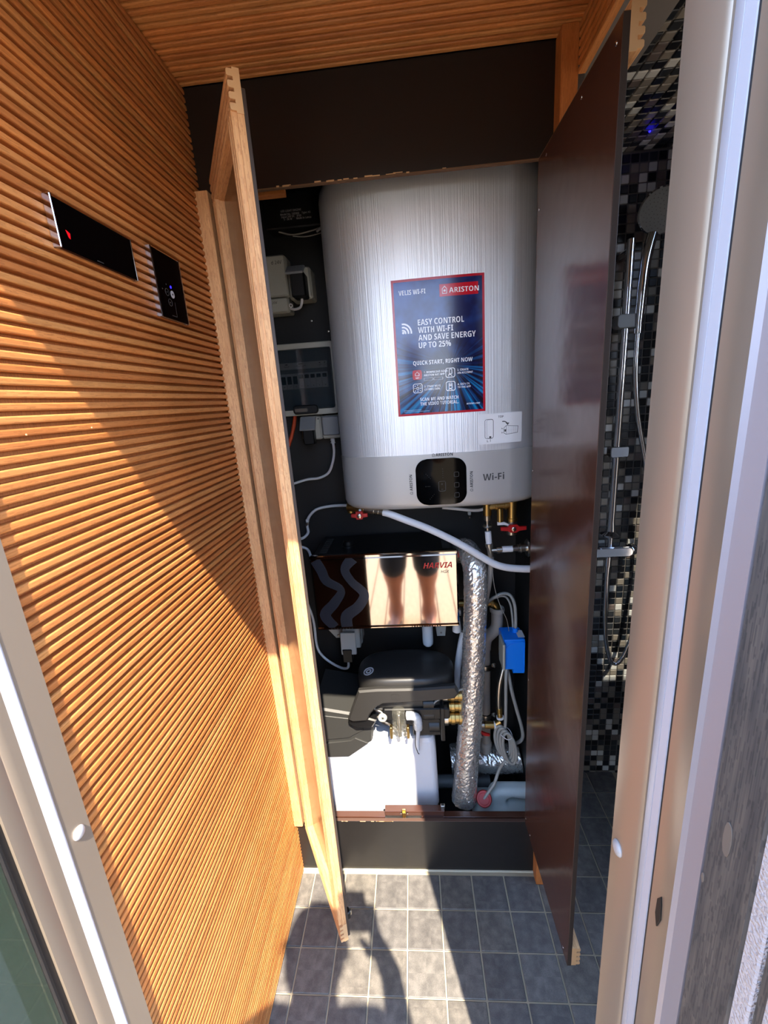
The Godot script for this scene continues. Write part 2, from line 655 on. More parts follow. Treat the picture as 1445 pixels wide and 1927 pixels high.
func make_materials() -> void:
	var wood := tex(wood_image(3, Color(0.755, 0.49, 0.26), Color(0.85, 0.58, 0.335), Color(0.63, 0.39, 0.205)))
	var pale := tex(wood_image(11, Color(0.76, 0.56, 0.37), Color(0.88, 0.70, 0.50), Color(0.62, 0.42, 0.27)))
	var tints := [Color(1, 1, 1), Color(0.93, 0.90, 0.88), Color(1.0, 0.95, 0.9), Color(0.9, 0.84, 0.8), Color(0.96, 0.97, 0.96)]
	for i in tints.size():
		var m := mat("ribbed_wood_%d" % i, tints[i], 0.5)
		m.albedo_texture = wood
	var pl := mat("pale_wood", Color(1, 1, 1), 0.6)
	pl.albedo_texture = pale
	var rw := mat("red_wood", Color(0.92, 0.85, 0.8), 0.55)
	rw.albedo_texture = wood
	mat("cut_end", Color(0.80, 0.64, 0.46), 0.7)
	# film-faced plywood
	var film := mat("brown_film", Color(0.29, 0.175, 0.13), 0.19)
	var fn := NoiseTexture2D.new()
	fn.width = 256
	fn.height = 256
	fn.seamless = true
	fn.noise = noise(21, 0.012, 3)
	fn.as_normal_map = true
	fn.bump_strength = 1.2
	film.normal_enabled = true
	film.normal_texture = fn
	film.normal_scale = 0.25
	film.uv1_triplanar = true
	film.uv1_scale = Vector3(3, 3, 3)
	var bf := mat("black_film", Color(0.115, 0.105, 0.098), 0.4)
	bf.normal_enabled = true
	bf.normal_texture = fn
	bf.normal_scale = 0.3
	bf.uv1_triplanar = true
	bf.uv1_scale = Vector3(3, 3, 3)
	mat("cut_ply", Color(0.42, 0.31, 0.22), 0.8)
	mat("dark_edge", Color(0.22, 0.18, 0.155), 0.55)
	mat("dark_cut", Color(0.30, 0.21, 0.17), 0.8)
	# stone tile and grout
	for i in 4:
		var m := mat("stone_tile_%d" % i, [Color(1, 1, 1), Color(0.93, 0.93, 0.94), Color(0.97, 0.96, 0.94), Color(0.89, 0.89, 0.9)][i], 0.55)
		m.albedo_texture = tex(speckle_image(40 + i, 128, 128, Color(0.34, 0.33, 0.32), Color(0.485, 0.47, 0.45), 0.4, 0.03))
		m.uv1_triplanar = true
		m.uv1_scale = Vector3(7, 7, 7)
		m.uv1_offset = Vector3(i * 0.37, 0, i * 0.61)
	mat("grout", Color(0.66, 0.62, 0.53), 0.85)
	mat("silicone", Color(0.72, 0.70, 0.62), 0.5)
	mat("mosaic_grout", Color(0.40, 0.39, 0.37), 0.85)
	var mc := [Color(0.035, 0.04, 0.055), Color(0.16, 0.175, 0.19), Color(0.50, 0.48, 0.44), Color(0.80, 0.81, 0.79), Color(0.40, 0.36, 0.34), Color(0.08, 0.11, 0.14)]
	for i in 6:
		mat("mosaic_%d" % i, mc[i], 0.35)
	mat("shower_plaster", Color(0.42, 0.41, 0.40), 0.8)
	mat("cabinet_black", Color(0.05, 0.05, 0.055), 0.6)
	# metals
	mat("champagne", Color(0.66, 0.60, 0.53), 0.36, 0.55)
	mat("frame_groove", Color(0.74, 0.75, 0.79), 0.35, 0.1)
	mat("frame_outer", Color(0.60, 0.58, 0.60), 0.45, 0.3)
	mat("gasket", Color(0.05, 0.05, 0.06), 0.6)
	mat("chrome", Color(0.80, 0.81, 0.83), 0.08, 1.0)
	mat("brass", Color(0.70, 0.58, 0.35), 0.34, 1.0)
	mat("nickel", Color(0.72, 0.70, 0.66), 0.28, 1.0)
	mat("cap_grey", Color(0.70, 0.70, 0.71), 0.4, 0.2)
	var steel := mat("brushed_steel", Color(0.89, 0.89, 0.895), 0.46, 0.70)
	var bi := Image.create(512, 64, false, Image.FORMAT_RGB8)
	var bn := noise(77, 0.35, 3)
	for y in 64:
		for x in 512:
			var v := 0.5 + 0.42 * bn.get_noise_2d(x, y * 0.04)
			bi.set_pixel(x, y, Color(v, v, v))
	var bnm := bi.duplicate()
	bnm.bump_map_to_normal_map(2.0)
	steel.normal_enabled = true
	steel.normal_texture = tex(bnm)
	steel.normal_scale = 0.35
	steel.uv1_scale = Vector3(2, 1, 1)
	mat("satin_grey", Color(0.71, 0.70, 0.685), 0.42, 0.35)
	mat("mirror_steel", Color(0.63, 0.60, 0.57), 0.045, 1.0)
	mat("flame_print", Color(0.17, 0.20, 0.25), 0.35, 0.3)
	var foil := mat("foil", Color(0.90, 0.89, 0.87), 0.24, 0.82)
	var ff := NoiseTexture2D.new()
	ff.width = 256
	ff.height = 256
	ff.seamless = true
	ff.noise = noise(31, 0.03, 3)
	ff.as_normal_map = true
	ff.bump_strength = 6.0
	foil.normal_enabled = true
	foil.normal_texture = ff
	foil.normal_scale = 0.7
	foil.uv1_triplanar = true
	foil.uv1_scale = Vector3(9, 9, 9)
	# plastics and paint
	mat("white_plastic", Color(0.80, 0.80, 0.80), 0.4)
	mat("socket_grey", Color(0.66, 0.66, 0.64), 0.45)
	mat("socket_lid", Color(0.50, 0.51, 0.52), 0.35)
	mat("box_grey", Color(0.62, 0.62, 0.58), 0.5)
	mat("black_plastic", Color(0.045, 0.047, 0.053), 0.42)
	mat("hood_plastic", Color(0.17, 0.165, 0.16), 0.42)
	mat("tub_plastic", Color(0.84, 0.84, 0.86), 0.38)
	mat("lid_plastic", Color(0.19, 0.19, 0.185), 0.5)
	mat("pipe_white", Color(0.82, 0.82, 0.83), 0.35)
	mat("pipe_grey", Color(0.62, 0.60, 0.57), 0.5)
	mat("hose_grey", Color(0.56, 0.56, 0.54), 0.4)
	mat("drain_grey", Color(0.45, 0.46, 0.46), 0.5)
	mat("red_paint", Color(0.62, 0.015, 0.03), 0.45)
	mat("blue_plastic", Color(0.02, 0.47, 0.90), 0.35)
	mat("orange_conduit", Color(0.72, 0.27, 0.13), 0.5)
	mat("can_plastic", Color(0.78, 0.83, 0.83), 0.35)
	mat("peeled", Color(0.47, 0.43, 0.39), 0.9)
	mat("print_black", Color(0.05, 0.05, 0.05), 0.5)
	mat("print_grey", Color(0.25, 0.25, 0.25), 0.5)
	mat("print_white", Color(0.75, 0.75, 0.76), 0.5)
	mat("print_red", Color(0.72, 0.05, 0.07), 0.4)
	mat("black_glass", Color(0.012, 0.012, 0.014), 0.06).metallic_specular = 0.3
	mat("label_paper", Color(0.78, 0.78, 0.77), 0.6)
	var sm := mat("smoked_lid", Color(0.07, 0.14, 0.18, 0.42), 0.06)
	sm.transparency = BaseMaterial3D.TRANSPARENCY_ALPHA
	var cp := mat("clear_plastic", Color(0.85, 0.84, 0.76, 0.06), 0.05)
	cp.transparency = BaseMaterial3D.TRANSPARENCY_ALPHA
	var mp := mat("milky_plastic", Color(0.70, 0.74, 0.78), 0.3)
	mp.backlight_enabled = true
	mp.backlight = Color(0.3, 0.32, 0.35)
	var gl := mat("green_glass", Color(0.13, 0.25, 0.18, 0.42), 0.03)
	gl.transparency = BaseMaterial3D.TRANSPARENCY_ALPHA
	var wg := mat("window_glass", Color(0.9, 0.95, 0.95, 0.06), 0.03)
	wg.transparency = BaseMaterial3D.TRANSPARENCY_ALPHA
	var bl := mat("blue_spark", Color(0.1, 0.1, 0.9), 0.4)
	bl.emission_enabled = true
	bl.emission = Color(0.12, 0.10, 1.0)
	bl.emission_energy_multiplier = 3.0
	var rs := mat("red_spark", Color(0.8, 0.05, 0.1), 0.4)
	rs.emission_enabled = true
	rs.emission = Color(1.0, 0.05, 0.12)
	rs.emission_energy_multiplier = 0.25
	# outside
	var pk := mat("dark_plank", Color(1, 1, 1), 0.75)
	var pkt := tex(wood_image(51, Color(0.26, 0.26, 0.265), Color(0.46, 0.43, 0.40), Color(0.17, 0.18, 0.19)))
	pk.albedo_texture = pkt
	var wp := mat("white_rough", Color(0.80, 0.78, 0.79), 0.8)
	var rn := NoiseTexture2D.new()
	rn.width = 256
	rn.height = 256
	rn.seamless = true
	rn.noise = noise(61, 0.08, 4)
	rn.as_normal_map = true
	rn.bump_strength = 5.0
	wp.normal_enabled = true
	wp.normal_texture = rn
	wp.uv1_triplanar = true
	wp.uv1_scale = Vector3(12, 12, 12)
	var dk := mat("deck_wood", Color(1, 1, 1), 0.7)
	dk.albedo_texture = tex(wood_image(71, Color(0.66, 0.55, 0.43), Color(0.80, 0.69, 0.55), Color(0.54, 0.44, 0.34)))
	mat("facade", Color(0.30, 0.29, 0.28), 0.8)
	mat("skin", Color(0.72, 0.47, 0.36), 0.5)
	mat("shorts_cloth", Color(0.16, 0.18, 0.22), 0.9)
	mat("shirt_cloth", Color(0.55, 0.58, 0.62), 0.9)
	mat("hair", Color(0.30, 0.20, 0.10), 0.7)

# ------------------------------------------------------------------ scene
func _ready() -> void:
	rng.seed = 5
	var cam := Camera3D.new()
	cam.name = "camera"
	cam.transform = Transform3D(Basis(Vector3(0.99563, 0.05055, -0.07850).normalized(), Vector3(0, 1, 0), Vector3(0, 0, 1)), Vector3(0, 1.432, 1.0))
	var yaw := -0.0777
	var pitch := 0.2564
	var roll := -0.0707
	var fw := Vector3(sin(yaw) * cos(pitch), -sin(pitch), -cos(yaw) * cos(pitch))
	var rt := Vector3(cos(yaw), 0, sin(yaw))
	var up := rt.cross(fw)
	cam.transform.basis = Basis(cos(roll) * rt + sin(roll) * up, -sin(roll) * rt + cos(roll) * up, -fw)
	cam.fov = rad_to_deg(2.0 * atan(963.5 / 797.0))
	cam.near = 0.02
	cam.current = true
	add_child(cam)

	var env := Environment.new()
	env.background_mode = Environment.BG_SKY
	var sky := Sky.new()
	var sm := ProceduralSkyMaterial.new()
	sm.sky_top_color = Color(0.56, 0.68, 0.86)
	sm.sky_horizon_color = Color(0.90, 0.92, 0.95)
	sm.sky_curve = 0.12
	sm.ground_bottom_color = Color(0.42, 0.38, 0.33)
	sm.ground_horizon_color = Color(0.62, 0.62, 0.60)
	sm.sky_energy_multiplier = 1.0
	sky.sky_material = sm
	env.sky = sky
	env.background_energy_multiplier = 6.4
	env.tonemap_mode = Environment.TONE_MAPPER_LINEAR
	env.tonemap_exposure = 1.8
	env.sdfgi_enabled = true
	env.ssao_enabled = true
	env.ssil_enabled = true
	var we := WorldEnvironment.new()
	we.name = "world_environment"
	we.environment = env
	add_child(we)

	var sun := DirectionalLight3D.new()
	sun.name = "sun"
	var sd := Vector3(-0.272, -1.503, -1.0).normalized()
	sun.transform.basis = Basis.looking_at(sd, Vector3.UP)
	sun.light_color = Color(1.0, 0.945, 0.86)
	sun.light_energy = 3.4
	sun.light_angular_distance = 0.55
	sun.sky_mode = DirectionalLight3D.SKY_MODE_LIGHT_ONLY
	sun.shadow_enabled = true
	add_child(sun)

	make_materials()
	build_shell()
	build_left_wall()
	build_floor()
	build_shower()
	build_entry()
	build_leaves()
	build_boiler()
	build_electrics()
	build_steam()
	build_softener()
	build_pipes()
	build_small()
	build_outside()
	build_person()

func slat_mat(i: int) -> Material:
	return M["ribbed_wood_%d" % (absi(hash(i * 7919 + 13)) % 5)]

# rib cross-section: x = proud height, y = across
func rib_profile(h := 0.0105, w := 0.0083) -> PackedVector2Array:
	var a := w * 0.5
	return PackedVector2Array([Vector2(-0.003, -a), Vector2(h - 0.0016, -a), Vector2(h - 0.0004, -a + 0.0006), Vector2(h, -a + 0.0018), Vector2(h, a - 0.0018), Vector2(h - 0.0004, a - 0.0006), Vector2(h - 0.0016, a), Vector2(-0.003, a)])

const PITCH := 0.01325

func build_left_wall() -> void:
	var w := struct("wall_left", box(Vector3(0.05, 2.3, 0.68), 0.001), M.red_wood, Vector3(-0.4505, 1.1, 0.31), "inner wall lined with horizontal ribbed reddish wood")
	w.set_meta("label", "inner wall lined with horizontal ribbed reddish wood")
	var shapes := []
	for i in 8:
		shapes.append(profile_run(rib_profile(), 0.648, Vector2(rng.randf() * 3.0, rng.randf())))
	var n := int(2.055 / PITCH)
	for i in n:
		var y := 2.055 - (i + 0.5) * PITCH
		part(w, "slat", shapes[i % 8], slat_mat(i), Vector3(-0.4255, y, -0.006))
	# a few tiny nail heads and splinters in the boards
	var nail := lathe([Vector2(0, 0), Vector2(0.0013, 0), Vector2(0.001, 0.0006), Vector2(0, 0.0008)], 8)
	for q in [[1.4228, 0.56], [1.424, 0.462], [1.786, 0.202]]:
		part(w, "nail_head", nail, M.pale_wood, Vector3(-0.4150, q[0], q[1]), aim(Vector3(1, 0, 0)))

func build_shell() -> void:
	# ceiling of ribbed wood, ribs running across
	var c := struct("ceiling", box(Vector3(0.80, 0.05, 0.68), 0.001), M.red_wood, Vector3(-0.045, 2.0905, 0.31), "wood ceiling of ribs running across the entry")
	var shapes := []
	for i in 6:
		shapes.append(profile_run(rib_profile(), 0.758, Vector2(rng.randf() * 3.0, rng.randf())))
	var n := int(0.63 / PITCH)
	for i in n:
		# local x (proud) -> -y, local y (across) -> z, local z (run) -> x
		part(c, "slat", shapes[i % 6], slat_mat(i + 500), Vector3(-0.423, 2.0655, 0.007 + i * PITCH), Basis(Vector3(0, -1, 0), Vector3(0, 0, -1), Vector3(1, 0, 0)))
	# black panel wall with the cupboard opening
	var t := 0.009
	var w := struct("wall_back", box(Vector3(0.725, 0.185, t), 0.0008), M.black_film, Vector3(-0.0595, 1.9635, -t * 0.5), "black film-faced plywood panel above and around the cupboard opening")
	part(w, "side_panel", box(Vector3(0.035, 1.69, t), 0.0008), M.black_film, Vector3(-0.4045, 1.0265, -t * 0.5))
	part(w, "side_panel", box(Vector3(0.020, 1.69, t), 0.0008), M.black_film, Vector3(0.293, 1.0265, -t * 0.5))
	part(w, "kick_panel", box(Vector3(0.725, 0.198, t), 0.0008), M.black_film, Vector3(-0.0595, 0.099, -t * 0.5))
	# raw cut edges of the opening
	part(w, "cut_edge", box(Vector3(0.70, 0.0025, t + 0.0006), 0.0004), M.cut_ply, Vector3(-0.06, 1.8705, -t * 0.5))
	part(w, "cut_edge", box(Vector3(0.70, 0.0016, t + 0.0006), 0.0004), M.dark_cut, Vector3(-0.06, 0.1985, -t * 0.5))
	var st := begin()
	for i in 16:
		var x := rng.randf_range(-0.3, 0.1)
		add_box(st, Vector3(x, 1.8712 + rng.randf() * 0.002, 0.0006), Vector3(rng.randf_range(0.004, 0.016), rng.randf_range(0.001, 0.003), 0.001), 0.0003)
	for i in 10:
		add_box(st, Vector3(rng.randf_range(-0.3, -0.12), 0.1975, 0.0006), Vector3(rng.randf_range(0.006, 0.02), 0.0016, 0.001), 0.0003)
	var chips := part(w, "chipped_edge", st.commit(), M.cut_end)
	chips.set_meta("kind", "stuff")
	struct("trim", box(Vector3(0.725, 0.006, 0.005), 0.001), M.silicone, Vector3(-0.0595, 0.003, 0.002), "pale sealant line where panel meets tiles")
	# timber jambs: left batten beside the leaf, right post up to the ceiling
	struct("trim", box(Vector3(0.029, 1.67, 0.020), 0.0015), M.pale_wood, Vector3(-0.405, 1.036, 0.0115), "light wood batten between ribbed wall and opened cupboard leaf")
	struct("trim", box(Vector3(0.031, 2.055, 0.036), 0.0015), M.red_wood, Vector3(0.3175, 1.0275, 0.018), "reddish wood post at right end of black panel")
	# cupboard carcass
	struct("wall_cupboard_back", box(Vector3(0.82, 2.10, 0.02), 0.001), M.cabinet_black, Vector3(-0.045, 1.03, -0.37), "black back of the cupboard")
	struct("wall_cupboard_left", box(Vector3(0.02, 2.10, 0.345), 0.001), M.cabinet_black, Vector3(-0.432, 1.03, -0.1855), "black left side of the cupboard")
	struct("wall_cupboard_right", box(Vector3(0.02, 2.10, 0.345), 0.001), M.cabinet_black, Vector3(0.335, 1.03, -0.1855), "black right side of the cupboard")
	struct("ceiling", box(Vector3(0.745, 0.02, 0.345), 0.001), M.cabinet_black, Vector3(-0.0485, 2.07, -0.1855), "black top of the cupboard")
	struct("floor", box(Vector3(0.745, 0.02, 0.345), 0.001), M.cabinet_black, Vector3(-0.0485, -0.0085, -0.1855), "black bottom of the cupboard")
	var ba := struct("trim", box(Vector3(0.10, 0.014, 0.02), 0.001), M.red_wood, Vector3(-0.30, 1.888, -0.062), "short wood batten inside the cupboard top")
	# header beam over the right leaf, ribbed, with grey underside
	var hb := struct("wall_header", box(Vector3(0.09, 0.085, 0.62), 0.001), M.shower_plaster, Vector3(0.3875, 2.0225, 0.345), "ribbed wood header with grey underside above right leaf")
	var hs := profile_run(rib_profile(), 0.618, Vector2(0.3, 0.2))
	for i in 6:
		part(hb, "slat", hs, slat_mat(i + 900), Vector3(0.3425, 2.049 - i * PITCH, 0.653), Basis(Vector3(-1, 0, 0), Vector3(0, 1, 0), Vector3(0, 0, -1)))

func build_floor() -> void:
	var f := struct("floor", box(Vector3(1.30, 0.04, 1.06), 0.001), M.grout, Vector3(0.20, -0.0235, 0.12), "grey stone tile floor with pale grout")
	var px := 0.0976
	var pz := 0.0946
	var tile := box(Vector3(px - 0.0042, 0.008, pz - 0.0042), 0.0012)
	for iz in range(-4, 7):
		for ix in range(-3, 7):
			var x := 0.015 + (ix + 0.5) * px
			var z := 0.0105 + (iz + 0.5) * pz
			if z < 0.0 and x < 0.36:
				continue
			var t := part(f, "tile", tile, M["stone_tile_%d" % (rng.randi() % 4)], Vector3(x, -0.004 + rng.randf_range(-0.0003, 0.0003), z), Basis(Vector3.UP, (rng.randi() % 2) * PI))
		var xx := 0.015 - 3.5 * px
		if iz >= 0:
			part(f, "tile", tile, M["stone_tile_%d" % (rng.randi() % 4)], Vector3(xx, -0.004, 0.0105 + (iz + 0.5) * pz))
			part(f, "tile", tile, M["stone_tile_%d" % (rng.randi() % 4)], Vector3(xx - px, -0.004, 0.0105 + (iz + 0.5) * pz))

func mosaic(parent: Node3D, list: Array, turn: Basis, singles: int) -> void:
	var tm := box(Vector3(0.0204, 0.0204, 0.004), 0.0014)
	var st := []
	for i in 6:
		st.append(begin())
	var k := 0
	for p in list:
		var r := rng.randf()
		var c := 0 if r < 0.25 else (1 if r < 0.42 else (2 if r < 0.66 else (3 if r < 0.80 else (4 if r < 0.88 else 5))))
		if k < singles:
			part(parent, "mosaic_tile", tm, M["mosaic_%d" % c], p, turn)
		else:
			add_box(st[c], Vector3.ZERO, Vector3(0.0204, 0.0204, 0.004), 0.001, Transform3D(turn, p))
		k += 1
	if k > singles:
		for i in 6:
			var o := part(parent, "mosaic_tiles", st[i].commit(), M["mosaic_%d" % i])
			o.set_meta("kind", "stuff")

func build_shower() -> void:
	var w := struct("wall_shower_back", box(Vector3(0.50, 2.10, 0.05), 0.001), M.mosaic_grout, Vector3(0.595, 1.02, -0.388), "shower wall of small dark and light mosaic tiles")
	var pt := 0.0234
	var near := []
	var rest := []
	for iy in 87:
		for ix in 19:
			var p := Vector3(0.357 + (ix + 0.5) * pt, 2.018 - (iy + 0.5) * pt, -0.3622)
			if p.x > 0.575 and p.x < 0.735 and iy < 43:
				near.append(p)
			else:
				rest.append(p)
	mosaic(w, near + rest, Basis.IDENTITY, near.size())
	# plastered ceiling with the mosaic field
	var c := struct("ceiling", box(Vector3(0.47, 0.06, 1.06), 0.001), M.shower_plaster, Vector3(0.583, 2.0525, 0.14), "grey shower ceiling with a field of mosaic tiles")
	var cl := []
	for iz in 24:
		for ix in 12:
			cl.append(Vector3(0.453 + (ix + 0.5) * pt, 2.0215, -0.357 + (iz + 0.5) * pt))
	mosaic(c, cl, Basis(Vector3.RIGHT, Vector3(0, 0, 1), Vector3(0, -1, 0)), 288)
	var wr := struct("wall_right", box(Vector3(0.05, 0.65, 1.06), 0.001), M.shower_plaster, Vector3(0.845, 0.29, 0.14), "plain grey far wall of the shower")
	part(wr, "upper", box(Vector3(0.05, 0.17, 1.06), 0.001), M.shower_plaster, Vector3(0.845, 2.03, 0.14))
	part(wr, "pier", box(Vector3(0.05, 1.33, 0.34), 0.001), M.shower_plaster, Vector3(0.845, 1.28, -0.22))
	part(wr, "pier", box(Vector3(0.05, 1.33, 0.17), 0.001), M.shower_plaster, Vector3(0.845, 1.28, 0.585))
	struct("window_1", box(Vector3(0.006, 1.33, 0.55), 0.001), M.window_glass, Vector3(0.845, 1.28, 0.225), "shower window in the far wall")
	struct("wall_divider", box(Vector3(0.016, 2.06, 0.36), 0.001), M.shower_plaster, Vector3(0.353, 1.03, -0.19), "thin wall between cupboard and shower")
	# blue star light
	var bl := thing("star_light", "tiny blue star light in the mosaic shower ceiling", "light", Vector3(0.612, 2.0195, -0.268))
	part(bl, "bulb", lathe([Vector2(0, -0.003), Vector2(0.002, -0.0022), Vector2(0.0028, 0), Vector2(0, 0.0005)], 12), M.blue_spark, bl.position)
	var bo := OmniLight3D.new()
	bo.name = "star_glow"
	bo.light_color = Color(0.15, 0.12, 1.0)
	bo.light_energy = 0.00012
	bo.light_size = 0.003
	bo.omni_range = 3.0
	bo.shadow_enabled = true
	bo.position = Vector3(0, -0.006, 0)
	bl.add_child(bo)
	# riser rail with slider and holder
	var rl := thing("shower_rail", "vertical chrome shower rail on the mosaic wall beside the open right leaf", "shower rail", Vector3(0.604, 0.97, -0.33))
	part(rl, "pole", rod(Vector3(0.604, 0.985, -0.305), Vector3(0.604, 1.80, -0.305), 0.0105, 24), M.chrome)
	part(rl, "wall_bracket", rod(Vector3(0.604, 1.77, -0.359), Vector3(0.604, 1.77, -0.305), 0.012), M.chrome)
	part(rl, "wall_bracket", lathe([Vector2(0, 0), Vector2(0.028, 0), Vector2(0.030, 0.006), Vector2(0.014, 0.016), Vector2(0.0098, 0.05), Vector2(0, 0.05)], 24), M.chrome, Vector3(0.604, 0.975, -0.305))
	var sl := part(rl, "slider", rplate(0.062, 0.036, 0.034, 0.010, 0.002), M.drain_grey, Vector3(0.606, 1.597, -0.322))
	sl.set_meta("label", "grey sliding handset holder")
	var cl2 := part(rl, "clamp", rplate(0.052, 0.032, 0.03, 0.006, 0.002), M.chrome, Vector3(0.608, 1.238, -0.32))
	# handset
	var d := Vector3(-0.30, -0.32, 0.90).normalized()
	var hs := thing("shower_handset", "round grey-faced shower handset hooked on the chrome rail", "shower head", Vector3(0.637, 1.57, -0.29))
	var hc := Vector3(0.665, 1.852, -0.285)
	part(hs, "head", lathe([Vector2(0, -0.022), Vector2(0.03, -0.018), Vector2(0.050, -0.006), Vector2(0.0535, 0.0), Vector2(0.050, 0.003)], 40), M.chrome, hc, aim(d))
	var fc := part(hs, "spray_face", lathe([Vector2(0.0505, 0.0), Vector2(0.0500, 0.0035), Vector2(0.03, 0.005), Vector2(0, 0.0055)], 40), M.drain_grey, hc, aim(d))
	var st := begin()
	for k in 90:
		var rr := 0.046 * sqrt((k + 0.5) / 90.0)
		var an := k * 2.39996
		add_lathe(st, [Vector2(0.0011, 0), Vector2(0.0009, 0.002), Vector2(0, 0.0022)], 6, Transform3D(Basis.IDENTITY, Vector3(rr * cos(an), 0.0042, rr * sin(an))))
	var nz := part(fc, "nozzles", st.commit(), M.print_grey, hc, aim(d))
	nz.set_meta("kind", "stuff")
	part(hs, "handle", tube([Vector3(0.652, 1.805, -0.295), Vector3(0.640, 1.75, -0.292), Vector3(0.634, 1.68, -0.290), Vector3(0.632, 1.60, -0.29), Vector3(0.632, 1.585, -0.29)], [0.013, 0.013, 0.013, 0.013, 0.013, 0.013, 0.0125, 0.0125, 0.012, 0.012, 0.012, 0.012, 0.012, 0.012, 0.0115, 0.0115, 0.0115, 0.011, 0.011, 0.010, 0.010, 0.010, 0.010, 0.010, 0.0095], 16), M.chrome)
	part(hs, "collar", rod(Vector3(0.632, 1.586, -0.29), Vector3(0.632, 1.562, -0.29), 0.0105), M.chrome)
	# mixer and hose
	var mx := thing("shower_mixer", "chrome shower mixer bar with hose outlet low on the mosaic wall", "mixer tap", Vector3(0.62, 0.90, -0.33))
	part(mx, "body", rplate(0.15, 0.034, 0.05, 0.016, 0.004), M.chrome, Vector3(0.595, 0.925, -0.335))
	part(mx, "end_knob", lathe([Vector2(0, 0), Vector2(0.018, 0), Vector2(0.019, 0.012), Vector2(0.015, 0.018), Vector2(0, 0.019)], 24), M.chrome, Vector3(0.668, 0.925, -0.31), aim(Vector3(1, 0, 0)))
	part(mx, "riser", rod(Vector3(0.606, 0.938, -0.308), Vector3(0.606, 0.985, -0.308), 0.0075), M.chrome)
	part(mx, "outlet", rod(Vector3(0.604, 0.91, -0.308), Vector3(0.603, 0.868, -0.308), 0.009), M.chrome)
	solo("shower_hose", tube([Vector3(0.632, 1.565, -0.29), Vector3(0.634, 1.46, -0.29), Vector3(0.650, 1.34, -0.29), Vector3(0.684, 1.20, -0.292), Vector3(0.715, 1.05, -0.295), Vector3(0.722, 0.88, -0.30), Vector3(0.708, 0.72, -0.30), Vector3(0.688, 0.60, -0.30), Vector3(0.660, 0.525, -0.30), Vector3(0.632, 0.528, -0.30), Vector3(0.612, 0.60, -0.30), Vector3(0.604, 0.70, -0.303), Vector3(0.603, 0.80, -0.307), Vector3(0.603, 0.872, -0.308)], 0.0068, 12), M.chrome, "grey metal shower hose looping down beside the chrome rail", "hose")

# aluminium door frame of the entry
func run_y(poly: PackedVector2Array, l: float) -> ArrayMesh:
	# cross-section given as (x, z), pushed up along y
	var q := PackedVector2Array()
	for p in poly:
		q.append(Vector2(p.x, -p.y))
	var st := begin()
	add_slab(st, q, l, 0.0, Transform3D(Basis(Vector3(1, 0, 0), Vector3(0, 0, -1), Vector3(0, 1, 0)), Vector3.ZERO))
	return st.commit()

